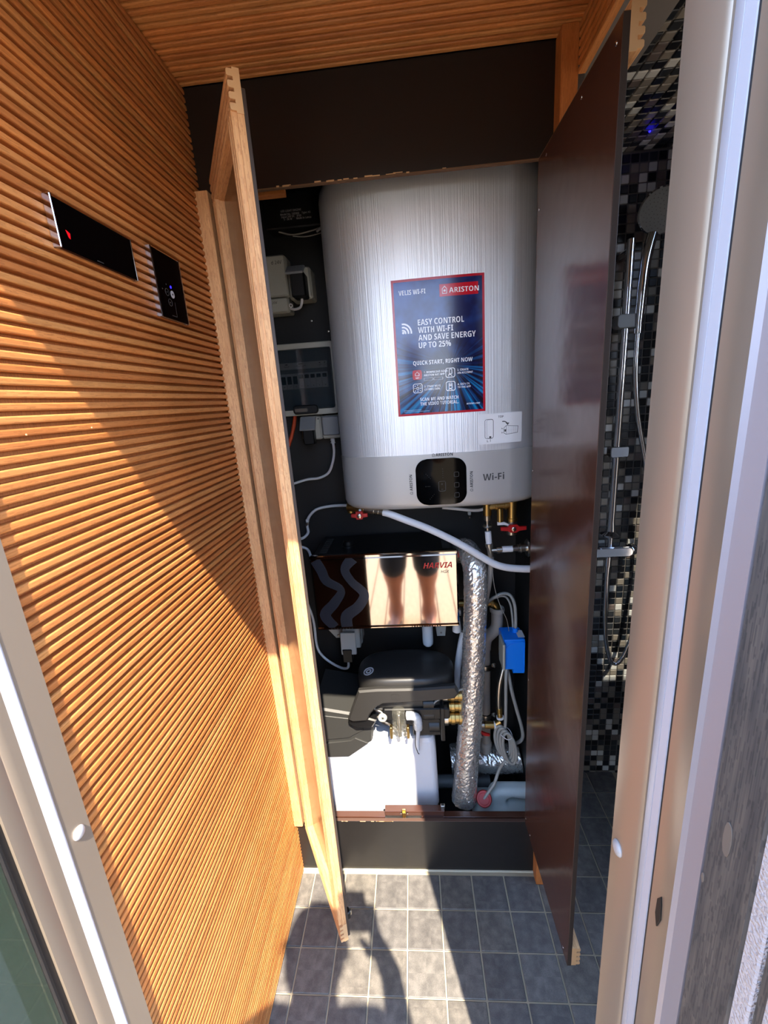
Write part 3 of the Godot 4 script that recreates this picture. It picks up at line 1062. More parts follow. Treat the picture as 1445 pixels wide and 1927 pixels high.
func build_entry() -> void:
	var top := 1.885
	# right jamb: steps towards the outside
	var d := Node3D.new()
	d.name = "door_1"
	add_child(d)
	d.set_meta("kind", "structure")
	d.set_meta("label", "champagne aluminium door frame with screw caps and pale seal groove")
	var rj := run_y(PackedVector2Array([Vector2(0.190, 0.640), Vector2(0.190, 0.6815), Vector2(0.1925, 0.6845), Vector2(0.240, 0.6845), Vector2(0.240, 0.640)]), top)
	part(d, "inner_jamb", rj, M.champagne, Vector3(0, 0, 0))
	part(d, "seal_groove", run_y(PackedVector2Array([Vector2(0.194, 0.6845), Vector2(0.1912, 0.689), Vector2(0.1916, 0.6958), Vector2(0.1930, 0.6962), Vector2(0.1916, 0.6967), Vector2(0.1925, 0.7045), Vector2(0.23, 0.7045), Vector2(0.23, 0.6845)]), top), M.frame_groove)
	part(d, "gasket", run_y(PackedVector2Array([Vector2(0.1935, 0.7045), Vector2(0.1935, 0.7060), Vector2(0.23, 0.7060), Vector2(0.23, 0.7045)]), top), M.gasket)
	part(d, "channel", run_y(PackedVector2Array([Vector2(0.1937, 0.7060), Vector2(0.1950, 0.713), Vector2(0.1948, 0.7225), Vector2(0.193, 0.7325), Vector2(0.23, 0.7325), Vector2(0.23, 0.7060)]), top), M.champagne)
	part(d, "outer_jamb", run_y(PackedVector2Array([Vector2(0.193, 0.7325), Vector2(0.1965, 0.7345), Vector2(0.2, 0.7475), Vector2(0.24, 0.7475), Vector2(0.24, 0.7325)]), top), M.frame_outer)
	part(d, "strike_plate", slab(PackedVector2Array([Vector2(-0.0005, 0.017), Vector2(0.0035, 0.009), Vector2(0.004, -0.008), Vector2(0.0005, -0.020), Vector2(-0.0035, -0.006), Vector2(-0.002, 0.010)]), 0.002, 0.0003), M.gasket, Vector3(0.1955, 0.985, 0.718), Basis(Vector3(0, 0, -1), Vector3(0, 1, 0), Vector3(-1, 0, 0)))
	# left jamb
	part(d, "inner_jamb", run_y(PackedVector2Array([Vector2(-0.410, 0.6515), Vector2(-0.410, 0.6570), Vector2(-0.460, 0.6570), Vector2(-0.460, 0.6515)]), top), M.champagne)
	part(d, "inner_jamb", run_y(PackedVector2Array([Vector2(-0.410, 0.6260), Vector2(-0.410, 0.6515), Vector2(-0.425, 0.6515), Vector2(-0.425, 0.6260)]), top), M.champagne)
	part(d, "seal_groove", run_y(PackedVector2Array([Vector2(-0.410, 0.657), Vector2(-0.4088, 0.6583), Vector2(-0.4083, 0.6600), Vector2(-0.4088, 0.6617), Vector2(-0.4106, 0.6632), Vector2(-0.4110, 0.6700), Vector2(-0.460, 0.6700), Vector2(-0.460, 0.657)]), top), M.frame_groove)
	part(d, "channel", run_y(PackedVector2Array([Vector2(-0.4112, 0.6700), Vector2(-0.4108, 0.6790), Vector2(-0.4108, 0.6875), Vector2(-0.4114, 0.6885), Vector2(-0.4108, 0.6895), Vector2(-0.4108, 0.7060), Vector2(-0.460, 0.7060), Vector2(-0.460, 0.6700)]), top), M.champagne)
	part(d, "gasket", run_y(PackedVector2Array([Vector2(-0.414, 0.7060), Vector2(-0.413, 0.7125), Vector2(-0.46, 0.7125), Vector2(-0.46, 0.7060)]), top), M.gasket)
	var cap := lathe([Vector2(0, 0), Vector2(0.0078, 0), Vector2(0.0080, 0.001), Vector2(0.0066, 0.003), Vector2(0.003, 0.0042), Vector2(0, 0.0044)], 24)
	part(d, "screw_cap", cap, M.cap_grey, Vector3(-0.410, 0.9715, 0.642), aim(Vector3(1, 0, 0)))
	part(d, "screw_cap", cap, M.cap_grey, Vector3(0.190, 0.971, 0.654), aim(Vector3(-1, 0, 0)))
	part(d, "head", box(Vector3(0.70, 0.05, 0.11), 0.002), M.champagne, Vector3(-0.11, top + 0.025, 0.695))
	part(d, "threshold", box(Vector3(0.60, 0.03, 0.14), 0.002), M.champagne, Vector3(-0.11, -0.015, 0.715))
	# facade around the doorway
	var f := struct("wall_front", box(Vector3(1.6, 0.62, 0.10), 0.002), M.facade, Vector3(0.1, 2.245, 0.70), "outer wall around the doorway")
	part(f, "panel", box(Vector3(0.9, 2.0, 0.10), 0.002), M.facade, Vector3(0.69, 0.935, 0.70))
	part(f, "panel", box(Vector3(0.9, 2.0, 0.054), 0.002), M.facade, Vector3(-0.91, 0.935, 0.672))
	part(f, "roof", box(Vector3(1.6, 0.05, 1.4), 0.002), M.facade, Vector3(0.1, 2.30, 0.1))
	# glass leaf of the entry door, standing open outside on the left
	var g := thing("glass_door", "greenish glass door leaf standing open outside at lower left", "door", Vector3(-0.42, 0, 0.95))
	part(g, "pane", box(Vector3(0.008, 1.86, 0.50), 0.0015), M.green_glass, Vector3(-0.418, 0.94, 0.966))
	part(g, "edge_strip", box(Vector3(0.012, 1.86, 0.004), 0.001), M.gasket, Vector3(-0.418, 0.94, 0.7145))

# wood ribbed board section, n ribs, thickness 18 mm (x = outward, y = across)
func board_profile(n: int) -> PackedVector2Array:
	var p := PackedVector2Array()
	var w := n * PITCH
	p.append(Vector2(0.0, -w * 0.5))
	for i in n:
		var c := -w * 0.5 + (i + 0.5) * PITCH
		p.append(Vector2(0.0098, c - 0.0066 if i == 0 else c - 0.0062))
		p.append(Vector2(0.0098, c - 0.0042))
		p.append(Vector2(0.0165, c - 0.0041))
		p.append(Vector2(0.018, c - 0.0026))
		p.append(Vector2(0.018, c + 0.0026))
		p.append(Vector2(0.0165, c + 0.0041))
		p.append(Vector2(0.0098, c + 0.0042))
		p.append(Vector2(0.0098, c + 0.0066 if i == n - 1 else c + 0.0062))
	p.append(Vector2(0.0, w * 0.5))
	return p

# leaf axes: x along the leaf from hinge to free edge, y up, z outward (ribbed side)
func make_leaf(called: String, label: String, origin: Vector3, along: Vector3, outward: Vector3, l: float, front_stile: bool) -> Node3D:
	var th := 0.0055
	var o := thing(called, label, "cupboard door", origin)
	o.basis = Basis(along, Vector3.UP, outward)
	var h := 1.665
	lpart(o, "film_panel", box(Vector3(l, h, th), 0.0006), M.brown_film, Transform3D(Basis.IDENTITY, Vector3(l * 0.5, h * 0.5 + 0.012, -th * 0.5)))
	lpart(o, "panel_edge", box(Vector3(0.0012, h, th - 0.0003), 0.0003), M.dark_edge, Transform3D(Basis.IDENTITY, Vector3(l + 0.0004, h * 0.5 + 0.012, -th * 0.5)))
	lpart(o, "panel_edge", box(Vector3(l, 0.0012, th - 0.0003), 0.0003), M.cut_ply, Transform3D(Basis.IDENTITY, Vector3(l * 0.5, h + 0.0124, -th * 0.5)))
	var ct := lpart(o, "catch", rplate(0.016, 0.022, 0.008, 0.004, 0.001), M.black_plastic, Transform3D(Basis(Vector3.UP, PI), Vector3(l - 0.012, 0.062, -th)))
	lpart(ct, "catch_roller", rod(Vector3(0, -0.007, 0.009), Vector3(0, 0.007, 0.009), 0.004, 12), M.nickel)
	# horizontal boards: local profile x -> outward z, y -> up, run -> x
	var hb := profile_run(board_profile(4), l, Vector2(0.2, 0.4))
	var hx := Basis(Vector3(0, 0, 1), Vector3(0, 1, 0), Vector3(-1, 0, 0))
	for y in [h + 0.012 - 0.004, 0.0265]:
		lpart(o, "end_grain", slab(board_profile(4), 0.0008), M.cut_end, Transform3D(hx, Vector3(l + 0.0009, y, 0)))
		lpart(o, "ribbed_rail", hb, M.pale_wood, Transform3D(hx, Vector3(l, y, 0)))
	# stiles: profile x -> outward, y -> along, run -> up
	var vh := h - 0.058
	var vs := profile_run(board_profile(3), vh, Vector2(0.7, 0.1))
	var vx := Basis(Vector3(0, 0, 1), Vector3(1, 0, 0), Vector3(0, 1, 0))
	var spots := [0.0, l] if front_stile else [0.0, l - 0.045]
	lpart(o, "ribbed_stile", vs, M.pale_wood, Transform3D(vx, Vector3(spots[0] + 0.0202, 0.053, 0)))
	lpart(o, "ribbed_stile", vs, M.pale_wood, Transform3D(vx, Vector3(spots[1] - 0.0202, 0.053, 0)))
	return o

func build_leaves() -> void:
	var al := Vector3(0.488, 0, 0.873).normalized()
	var ol := Vector3(-0.873, 0, 0.488).normalized()
	# the outer face passes the hinge corner (-0.376, 0.029)
	var lh := Vector3(-0.383, 0.19, 0.022) - ol * 0.018
	var lf := make_leaf("cupboard_leaf", "left cupboard door leaf, half open, showing its ribbed wood frame", lh, al, ol, 0.315, true)
	var ar := (Vector3(0.281, 0, 0.332) - Vector3(0.274, 0, 0.004)).normalized()
	var orr := Vector3(ar.z, 0, -ar.x)
	# here x runs hinge -> free edge and the ribbed side faces the shower
	var rl := make_leaf_right(Vector3(0.274, 0.19, 0.004) + orr * 0.009, ar, orr)
	var sc := lathe([Vector2(0, 0), Vector2(0.0026, 0), Vector2(0.0022, 0.0007), Vector2(0, 0.0011)], 10)
	for q in [[1.845, 0.318], [1.85, 0.211], [1.853, 0.052], [1.777, 0.016], [1.252, 0.010], [0.693, 0.009], [0.225, 0.012], [0.216, 0.054], [0.216, 0.308]]:
		var x: float = 0.274 + (q[1] - 0.004) * 0.0213
		part(rl, "screw", sc, M.chrome, Vector3(x - 0.0002, q[0], q[1]), aim(-orr))

func make_leaf_right(o: Vector3, a: Vector3, n: Vector3) -> Node3D:
	# mirrored axes would flip the faces, so the leaf is built from its free edge: x runs towards the hinge
	var l := 0.328
	var h := 1.665
	var r := thing("cupboard_leaf", "right cupboard door leaf, wide open, showing glossy dark brown film", "cupboard door", o + a * l)
	r.basis = Basis(-a, Vector3.UP, n)
	lpart(r, "film_panel", box(Vector3(l, h, 0.009), 0.0006), M.brown_film, Transform3D(Basis.IDENTITY, Vector3(l * 0.5, h * 0.5 + 0.012, -0.0045)))
	lpart(r, "panel_edge", box(Vector3(0.0012, h, 0.0088), 0.0003), M.dark_edge, Transform3D(Basis.IDENTITY, Vector3(-0.0004, h * 0.5 + 0.012, -0.0045)))
	lpart(r, "panel_edge", box(Vector3(l, 0.0012, 0.0088), 0.0003), M.cut_ply, Transform3D(Basis.IDENTITY, Vector3(l * 0.5, h + 0.0124, -0.0045)))
	lpart(r, "panel_edge", box(Vector3(0.0012, h, 0.0088), 0.0003), M.cut_ply, Transform3D(Basis.IDENTITY, Vector3(l + 0.0004, h * 0.5 + 0.012, -0.0045)))
	var hb := profile_run(board_profile(4), l, Vector2(0.2, 0.4))
	var hx := Basis(Vector3(0, 0, 1), Vector3(0, 1, 0), Vector3(-1, 0, 0))
	for y in [h - 0.002, 0.0400]:
		lpart(r, "end_grain", slab(board_profile(4), 0.0008), M.cut_end, Transform3D(hx, Vector3(-0.0001, y, 0)))
		lpart(r, "ribbed_rail", hb, M.pale_wood, Transform3D(hx, Vector3(l, y, 0)))
	var vs := profile_run(board_profile(3), h - 0.058, Vector2(0.7, 0.1))
	var vx := Basis(Vector3(0, 0, 1), Vector3(1, 0, 0), Vector3(0, 1, 0))
	lpart(r, "ribbed_stile", vs, M.pale_wood, Transform3D(vx, Vector3(0.07, 0.053, 0)))
	lpart(r, "ribbed_stile", vs, M.pale_wood, Transform3D(vx, Vector3(l - 0.0202, 0.053, 0)))
	return r

# ------------------------------------------------------------------ water heater
const BX := 0.068
const BZ := -0.195
const BA := 0.265
const BB := 0.132

func boiler_z(x: float, grow := 0.0) -> float:
	var t := clampf(absf(x - BX) / (BA + grow), 0.0, 0.999)
	return BZ + (BB + grow) * pow(1.0 - pow(t, 3.0), 1.0 / 3.0)

# rings of the rounded plan, each [height, inset]
func oval_rings(rings: Array, grow := 0.0) -> ArrayMesh:
	var st := begin()
	var n := 96
	var pts := []
	var nrm := []
	for r in rings:
		var row := []
		for s in n + 1:
			var a := TAU * s / n
			var c := cos(a)
			var q := sin(a)
			var ha: float = BA + grow - r[1]
			var hb: float = BB + grow - r[1]
			row.append(Vector3(BX + ha * signf(c) * pow(absf(c), 0.6667), r[0], BZ + hb * signf(q) * pow(absf(q), 0.6667)))
		pts.append(row)
	for i in rings.size():
		var row := []
		for s in n + 1:
			var p: Vector3 = pts[i][s]
			var dx := (p.x - BX) / BA
			var dz := (p.z - BZ) / BB
			var hz := Vector3(signf(dx) * dx * dx / BA, 0, signf(dz) * dz * dz / BB).normalized()
			var lo = rings[maxi(i - 1, 0)]
			var hi = rings[mini(i + 1, rings.size() - 1)]
			var dy: float = hi[0] - lo[0]
			var di: float = hi[1] - lo[1]
			var v := Vector2(dy, di)
			if v.length() < 1e-7:
				v = Vector2(1, 0)
			v = v.normalized()
			row.append((hz * v.x + Vector3(0, v.y, 0)).normalized())
		nrm.append(row)
	var per := 0.0
	for s in n:
		var l: float = pts[1][s].distance_to(pts[1][s + 1])
		for i in rings.size() - 1:
			quad(st, [pts[i][s], pts[i][s + 1], pts[i + 1][s + 1], pts[i + 1][s]], [nrm[i][s], nrm[i][s + 1], nrm[i + 1][s + 1], nrm[i + 1][s]], [Vector2(per, -pts[i][s].y), Vector2(per + l, -pts[i][s].y), Vector2(per + l, -pts[i + 1][s].y), Vector2(per, -pts[i + 1][s].y)])
		per += l
	for e in [0, rings.size() - 1]:
		var up := Vector3(0, -1 if e == 0 else 1, 0)
		for s in range(1, n - 1):
			tri(st, [pts[e][0], pts[e][s], pts[e][s + 1]], [up, up, up], [Vector2.ZERO, Vector2.ZERO, Vector2.ZERO])
	return st.commit()

# a sheet that follows the heater's front: centre, size, lift
func bent_sheet(cx: float, cy: float, w: float, h: float, lift: float, r := 0.0, tilt := 0.0) -> ArrayMesh:
	var st := begin()
	var nx := 24
	var ny := 48
	for i in nx:
		for j in ny:
			var P := []
			var N := []
			var U := []
			for k in [[0, 0], [1, 0], [1, 1], [0, 1]]:
				var u: float = float(i + k[0]) / nx
				var v: float = float(j + k[1]) / ny
				var yy := (v - 0.5) * h
				# rounded corners: narrow the rows near the ends
				var half := w * 0.5
				var e := absf(yy) - (h * 0.5 - r)
				if r > 0.0 and e > 0.0:
					half -= r - sqrt(maxf(r * r - e * e, 0.0))
				var xx := (u - 0.5) * 2.0 * half
				var q := Vector2(xx, yy).rotated(tilt)
				P.append(Vector3(cx + q.x, cy + q.y, boiler_z(cx + q.x, 0.0) + lift))
				N.append(Vector3(0, 0, 1))
				U.append(Vector2(u, 1.0 - v))
			for k in 4:
				var x: float = P[k].x
				var g := (boiler_z(x + 0.002) - boiler_z(x - 0.002)) / 0.004
				N[k] = Vector3(-g, 0, 1).normalized()
			quad(st, P, N, U)
	return st.commit()

func on_front(cx: float, cy: float, grow := 0.0) -> Callable:
	return func(x: float, y: float) -> Vector3: return Vector3(cx + x, cy + y, boiler_z(cx + x, 0.0) + grow)

func poster_image() -> Image:
	var w := 560
	var h := 800
	var im := Image.create(w, h, false, Image.FORMAT_RGB8)
	var n1 := noise(91, 0.9, 3)
	var n2 := noise(92, 0.006, 3)
	var c := Vector2(w * 0.62, h * 0.63)
	for y in h:
		for x in w:
			var d := Vector2(x, y) - c
			var a := d.angle()
			var r := d.length()
			var k := n1.get_noise_2d(cos(a) * 9.0, sin(a) * 9.0 + r * 0.0012)
			var b := n2.get_noise_2d(x, y)
			var left := clampf(0.55 - x / float(w) * 0.75 + absf(y - h * 0.72) / h * 0.3, 0.0, 1.0)
			var col := Color(0.06, 0.07, 0.24).lerp(Color(0.16, 0.40, 0.72), clampf(left * 0.9 + b * 0.5, 0.0, 1.0))
			if y > h * 0.5:
				col = col.lerp(Color(0.04, 0.55, 0.72), clampf((y - h * 0.5) / (h * 0.5), 0, 1) * clampf(0.25 + k * 1.3 + left * 0.4, 0.0, 1.0))
			var low := clampf((y / float(h) - 0.30) * 2.2 + absf(x / float(w) - 0.5) * 0.8 - 0.1, 0.05, 1.0)
			col = col.lerp(Color(0.30, 0.34, 0.66), clampf(0.55 - y / float(h) * 0.9, 0.0, 0.5) * clampf(1.1 - x / float(w), 0.0, 1.0) * 1.3)
			k *= low
			if k > 0.12:
				col = col.lerp(Color(0.10, 0.55, 0.80), clampf((k - 0.12) * 2.2, 0.0, 0.7) * clampf(r / 260.0, 0.0, 1.0))
			elif k < -0.12:
				col = col.lerp(Color(0.03, 0.04, 0.12), clampf((-k - 0.12) * 2.5, 0.0, 0.8))
			var dark := clampf(1.0 - absf(d.y - 30.0) / 120.0, 0.0, 1.0) * clampf(1.0 - absf(d.x + 90.0) / 220.0, 0.0, 1.0)
			col = col.lerp(Color(0.10, 0.11, 0.16), dark * 0.75)
			im.set_pixel(x, y, col)
	var red := Color(0.70, 0.10, 0.17)
	im.fill_rect(Rect2i(0, 0, w, 14), red)
	im.fill_rect(Rect2i(0, h - 14, w, 14), red)
	im.fill_rect(Rect2i(0, 0, 14, h), red)
	im.fill_rect(Rect2i(w - 14, 0, 14, h), red)
	im.fill_rect(Rect2i(290, 44, 232, 68), Color(0.76, 0.07, 0.15))
	var wh := Color(0.93, 0.94, 0.96)
	print_text(im, "VELIS WI-FI", 44, 86, 26, wh, true, false, "Droid Sans", 0.82)
	print_text(im, "ARISTON", 348, 94, 27, wh, true, false, "Droid Sans", 1.12)
	# house mark
	line_px(im, [Vector2(308, 96), Vector2(308, 70), Vector2(321, 56), Vector2(334, 70), Vector2(334, 96), Vector2(308, 96)], 4, wh)
	arc_px(im, Vector2(321, 80), 3, 0, 360, 6, wh)
	print_text(im, "EASY CONTROL", 152, 262, 33, wh, true, false, "Droid Sans", 0.86)
	print_text(im, "WITH WI-FI", 152, 306, 33, wh, true, false, "Droid Sans", 0.86)
	print_text(im, "AND SAVE ENERGY", 152, 350, 33, wh, true, false, "Droid Sans", 0.86)
	print_text(im, "UP TO 25%", 152, 394, 33, wh, true, false, "Droid Sans", 0.86)
	# radio waves
	for r in [16, 34, 52]:
		arc_px(im, Vector2(58, 300), r, -90, 0, 10, wh)
	arc_px(im, Vector2(60, 298), 3, 0, 360, 7, wh)
	print_text(im, "QUICK START, RIGHT NOW", 112, 492, 24, wh, true, false, "Droid Sans", 0.88)
	im.fill_rect(Rect2i(107, 524, 54, 54), red.lightened(0.1))
	rrect_px(im, Vector2(134, 551), 54, 54, 12, 3, Color(0.85, 0.2, 0.25))
	line_px(im, [Vector2(122, 556), Vector2(122, 544), Vector2(134, 533), Vector2(146, 544), Vector2(146, 556), Vector2(122, 556)], 3, wh)
	print_text(im, "NET", 134, 574, 10, wh, true, true)
	rrect_px(im, Vector2(134, 632), 56, 54, 11, 4, wh)
	rrect_px(im, Vector2(134, 632), 14, 11, 3, 3, wh)
	for q in [[-16, -14], [0, -17], [16, -14], [-18, 0], [18, 0], [-16, 15], [0, 17], [17, 15]]:
		arc_px(im, Vector2(134 + q[0], 632 + q[1]), 1.5, 0, 360, 3, wh)
	rrect_px(im, Vector2(342, 551), 56, 54, 11, 4, wh)
	rrect_px(im, Vector2(344, 544), 16, 28, 4, 3, wh)
	line_px(im, [Vector2(330, 570), Vector2(333, 560), Vector2(345, 562), Vector2(352, 572)], 4, wh)
	rrect_px(im, Vector2(342, 632), 56, 54, 11, 4, wh)
	rrect_px(im, Vector2(342, 630), 18, 32, 4, 3, wh)
	arc_px(im, Vector2(342, 626), 4, 0, 360, 3, wh)
	line_px(im, [Vector2(330, 652), Vector2(340, 648), Vector2(352, 654)], 4, wh)
	print_text(im, "1. DOWNLOAD AQUA", 176, 544, 12, wh, true, false, "Droid Sans", 0.9)
	print_text(im, "ARISTON NET APP", 176, 562, 12, wh, true, false, "Droid Sans", 0.9)
	rrect_px(im, Vector2(204, 580), 56, 15, 4, 1.5, wh)
	rrect_px(im, Vector2(266, 580), 56, 15, 4, 1.5, wh)
	print_text(im, "2. START WI-FI", 176, 630, 12, wh, true, false, "Droid Sans", 0.9)
	print_text(im, "CONNECTION", 176, 648, 12, wh, true, false, "Droid Sans", 0.9)
	print_text(im, "3. CREATE", 386, 544, 12, wh, true, false, "Droid Sans", 0.9)
	print_text(im, "AN ACCOUNT", 386, 562, 12, wh, true, false, "Droid Sans", 0.9)
	print_text(im, "4. SIGN IN", 386, 630, 12, wh, true, false, "Droid Sans", 0.9)
	print_text(im, "TO THE APP", 386, 648, 12, wh, true, false, "Droid Sans", 0.9)
	print_text(im, "SCAN ME AND WATCH", 146, 712, 20, wh, true, false, "Droid Sans", 0.84)
	print_text(im, "THE VIDEO TUTORIAL.", 146, 740, 20, wh, true, false, "Droid Sans", 0.84)
	print_text(im, "ariston.com", 440, 752, 12, wh, true, false, "Droid Sans", 0.9)
	line_px(im, [Vector2(40, 766), Vector2(150, 766)], 3, Color(0.6, 0.7, 0.8))
	line_px(im, [Vector2(40, 775), Vector2(200, 775)], 3, Color(0.6, 0.7, 0.8))
	return im

func sticker_image() -> Image:
	var im := Image.create(430, 300, false, Image.FORMAT_RGB8)
	im.fill(Color(0.90, 0.90, 0.90))
	var k := Color(0.28, 0.28, 0.28)
	print_text(im, "TOP", 215, 46, 20, k, true, true)
	rrect_px(im, Vector2(100, 150), 82, 190, 20, 4, k)
	rrect_px(im, Vector2(108, 150), 62, 182, 14, 2, k)
	im.fill_rect(Rect2i(100, 222, 20, 20), k)
	line_px(im, [Vector2(80, 258), Vector2(80, 278), Vector2(90, 278)], 3, k)
	line_px(im, [Vector2(112, 252), Vector2(112, 276)], 4, k)
	line_px(im, [Vector2(245, 150), Vector2(270, 128), Vector2(390, 140), Vector2(385, 205), Vector2(268, 215), Vector2(245, 200), Vector2(245, 150)], 4, k)
	line_px(im, [Vector2(270, 128), Vector2(268, 215)], 3, k)
	for i in 5:
		line_px(im, [Vector2(290 + i * 18, 140 + i * 1.5), Vector2(288 + i * 18, 208 - i)], 1.5, Color(0.6, 0.6, 0.6))
	im.fill_rect(Rect2i(250, 165, 18, 22), k)
	line_px(im, [Vector2(236, 160), Vector2(225, 150), Vector2(225, 160)], 3, k)
	line_px(im, [Vector2(236, 195), Vector2(225, 200), Vector2(225, 190)], 3, k)
	for i in 8:
		var a := -PI * 0.55 + i * 0.17
		var b := a + 0.17
		var c := Vector2(240, 130)
		line_px(im, [c + Vector2(cos(a) * 45, sin(a) * 45 + 0), c + Vector2(cos(b) * 45, sin(b) * 45)], 9, k)
	fill_tri(im, Vector2(262, 100), Vector2(300, 100), Vector2(284, 126), k)
	return im

func build_boiler() -> void:
	var t := thing("water_heater", "large flat silver wall-hung water heater with rounded sides", "water heater", Vector3(BX, 1.155, BZ))
	part(t, "casing", oval_rings([[1.292, 0.0], [1.60, 0.0], [1.895, 0.0], [1.912, 0.003], [1.925, 0.010], [1.932, 0.022], [1.934, 0.04]]), M.brushed_steel)
	# lower cover, with its arched seam drawn as a fine step
	part(t, "lower_cover", oval_rings([[1.150, 0.05], [1.151, 0.028], [1.154, 0.012], [1.161, 0.004], [1.172, 0.0], [1.2, 0.0], [1.294, 0.0], [1.2952, 0.0012]], 0.0012), M.satin_grey)
	var pn := part(t, "control_panel", bent_sheet(0.0675, 1.2245, 0.127, 0.119, 0.0026, 0.030), M.black_glass)
	pn.set_meta("label", "rounded black glass control panel")
	var put := on_front(0.0, 0.0, 0.003)
	for q in [["ARISTON", 0.0775, 1.2925, 0.0072, 0.0, 1], ["ARISTON", -0.0085, 1.226, 0.0070, PI / 2, 0], ["ARISTON", 0.1435, 1.226, 0.0070, PI / 2, 0], ["Wi-Fi", 0.2, 1.2285, 0.0165, 0.0, 0]]:
		var tm := text_mesh(q[0], q[3], 0.0003, "Droid Sans", true)
		part(t, "lettering", bent_text(tm, on_front(q[1], q[2], 0.0016), q[4]), M.print_black if q[0] != "Wi-Fi" else M.print_grey)
	# little house marks beside the names
	for q in [[0.0505, 1.2925, 0.0], [-0.0085, 1.1985, PI / 2], [0.1435, 1.1985, PI / 2]]:
		var mark := begin()
		for e in [[-0.0028, -0.003, 0.0028, -0.003], [0.0028, -0.003, 0.0028, 0.0014], [0.0028, 0.0014, 0.0, 0.004], [0.0, 0.004, -0.0028, 0.0014], [-0.0028, 0.0014, -0.0028, -0.003], [-0.0005, -0.0008, 0.0005, -0.0008]]:
			var a := Vector2(e[0], e[1]).rotated(q[2])
			var b := Vector2(e[2], e[3]).rotated(q[2])
			var zz := boiler_z(q[0]) + 0.0017
			add_box(mark, Vector3.ZERO, Vector3(a.distance_to(b) + 0.0008, 0.0008, 0.0004), 0.0001, Transform3D(Basis(Vector3(0, 0, 1), (b - a).angle()), Vector3(q[0] + (a.x + b.x) * 0.5, q[1] + (a.y + b.y) * 0.5, zz)))
		part(t, "emblem", mark.commit(), M.print_black)
	# touch keys and dotted scales printed in the glass
	var zf := boiler_z(0.09) + 0.0031
	for y in [1.2415, 1.2145, 1.1885]:
		part(pn, "touch_key", frame_mesh(0.0125, 0.0125, 0.003, 0.0008), M.print_grey, Vector3(0.106, y, boiler_z(0.106) + 0.003))
	part(pn, "touch_key", frame_mesh(0.018, 0.026, 0.004, 0.0009), M.print_grey, Vector3(0.0695, 1.213, zf))
	var dots := begin()
	for i in 5:
		add_rod(dots, Vector3(0.072, 1.257 - i * 0.0055, zf - 0.0004), Vector3(0.072, 1.257 - i * 0.0055, zf + 0.0003), 0.0009, 8)
	for i in 4:
		add_rod(dots, Vector3(0.030 + i * 0.0035, 1.246 - i * 0.004, zf - 0.0004), Vector3(0.030 + i * 0.0035, 1.246 - i * 0.004, zf + 0.0003), 0.0008, 8)
		add_rod(dots, Vector3(0.028 + i * 0.0035, 1.214, zf - 0.0004), Vector3(0.028 + i * 0.0035, 1.214, zf + 0.0003), 0.0008, 8)
		add_rod(dots, Vector3(0.038 + i * 0.0035, 1.181 + i * 0.004, zf - 0.0004), Vector3(0.038 + i * 0.0035, 1.181 + i * 0.004, zf + 0.0003), 0.0008, 8)
	for e in [[0.0695, 1.2185, 0.005, 0.0009], [0.0695, 1.2185, 0.0009, 0.005], [0.0695, 1.205, 0.005, 0.0009]]:
		add_box(dots, Vector3(e[0], e[1], zf), Vector3(e[2], e[3], 0.0004), 0.0001)
	part(pn, "scale_marks", dots.commit(), M.print_grey)
	# poster and sticker
	var pm := mat("poster_print", Color(1, 1, 1), 0.16)
	pm.albedo_texture = tex(poster_image())
	solo("poster", bent_sheet(0.0745, 1.5425, 0.2105, 0.302, 0.0012), pm, "blue promotional poster with red border stuck on the water heater", "poster")
	var sk := mat("sticker_print", Color(1, 1, 1), 0.5)
	sk.albedo_texture = tex(sticker_image())
	solo("sticker", bent_sheet(0.2175, 1.3475, 0.108, 0.073, 0.0012), sk, "small white sticker marked TOP on the water heater", "sticker")

# ------------------------------------------------------------------ electrics
func socket(t: Node3D, c: Vector3, w: float, h: float, open: bool) -> void:
	part(t, "body", rplate(w, h, 0.055, 0.007, 0.003), M.socket_grey, c - Vector3(0, 0, 0.055))
	part(t, "front_rim", rplate(w * 0.94, h * 0.94, 0.006, 0.006, 0.002), M.box_grey, c)
	if open:
		part(t, "lid", rplate(w * 0.80, h * 0.66, 0.006, 0.004, 0.002), M.socket_lid, c + Vector3(-0.004, h * 0.18, 0.022), Basis(Vector3.RIGHT, -0.62))
	else:
		part(t, "lid", rplate(w * 0.84, h * 0.82, 0.008, 0.005, 0.003), M.socket_lid, c + Vector3(0, 0.004, 0.006))
	part(t, "hinge_pin", rod(c + Vector3(w * 0.41, h * 0.36, 0.004), c + Vector3(w * 0.41, h * 0.36, 0.010), 0.0018), M.print_black)

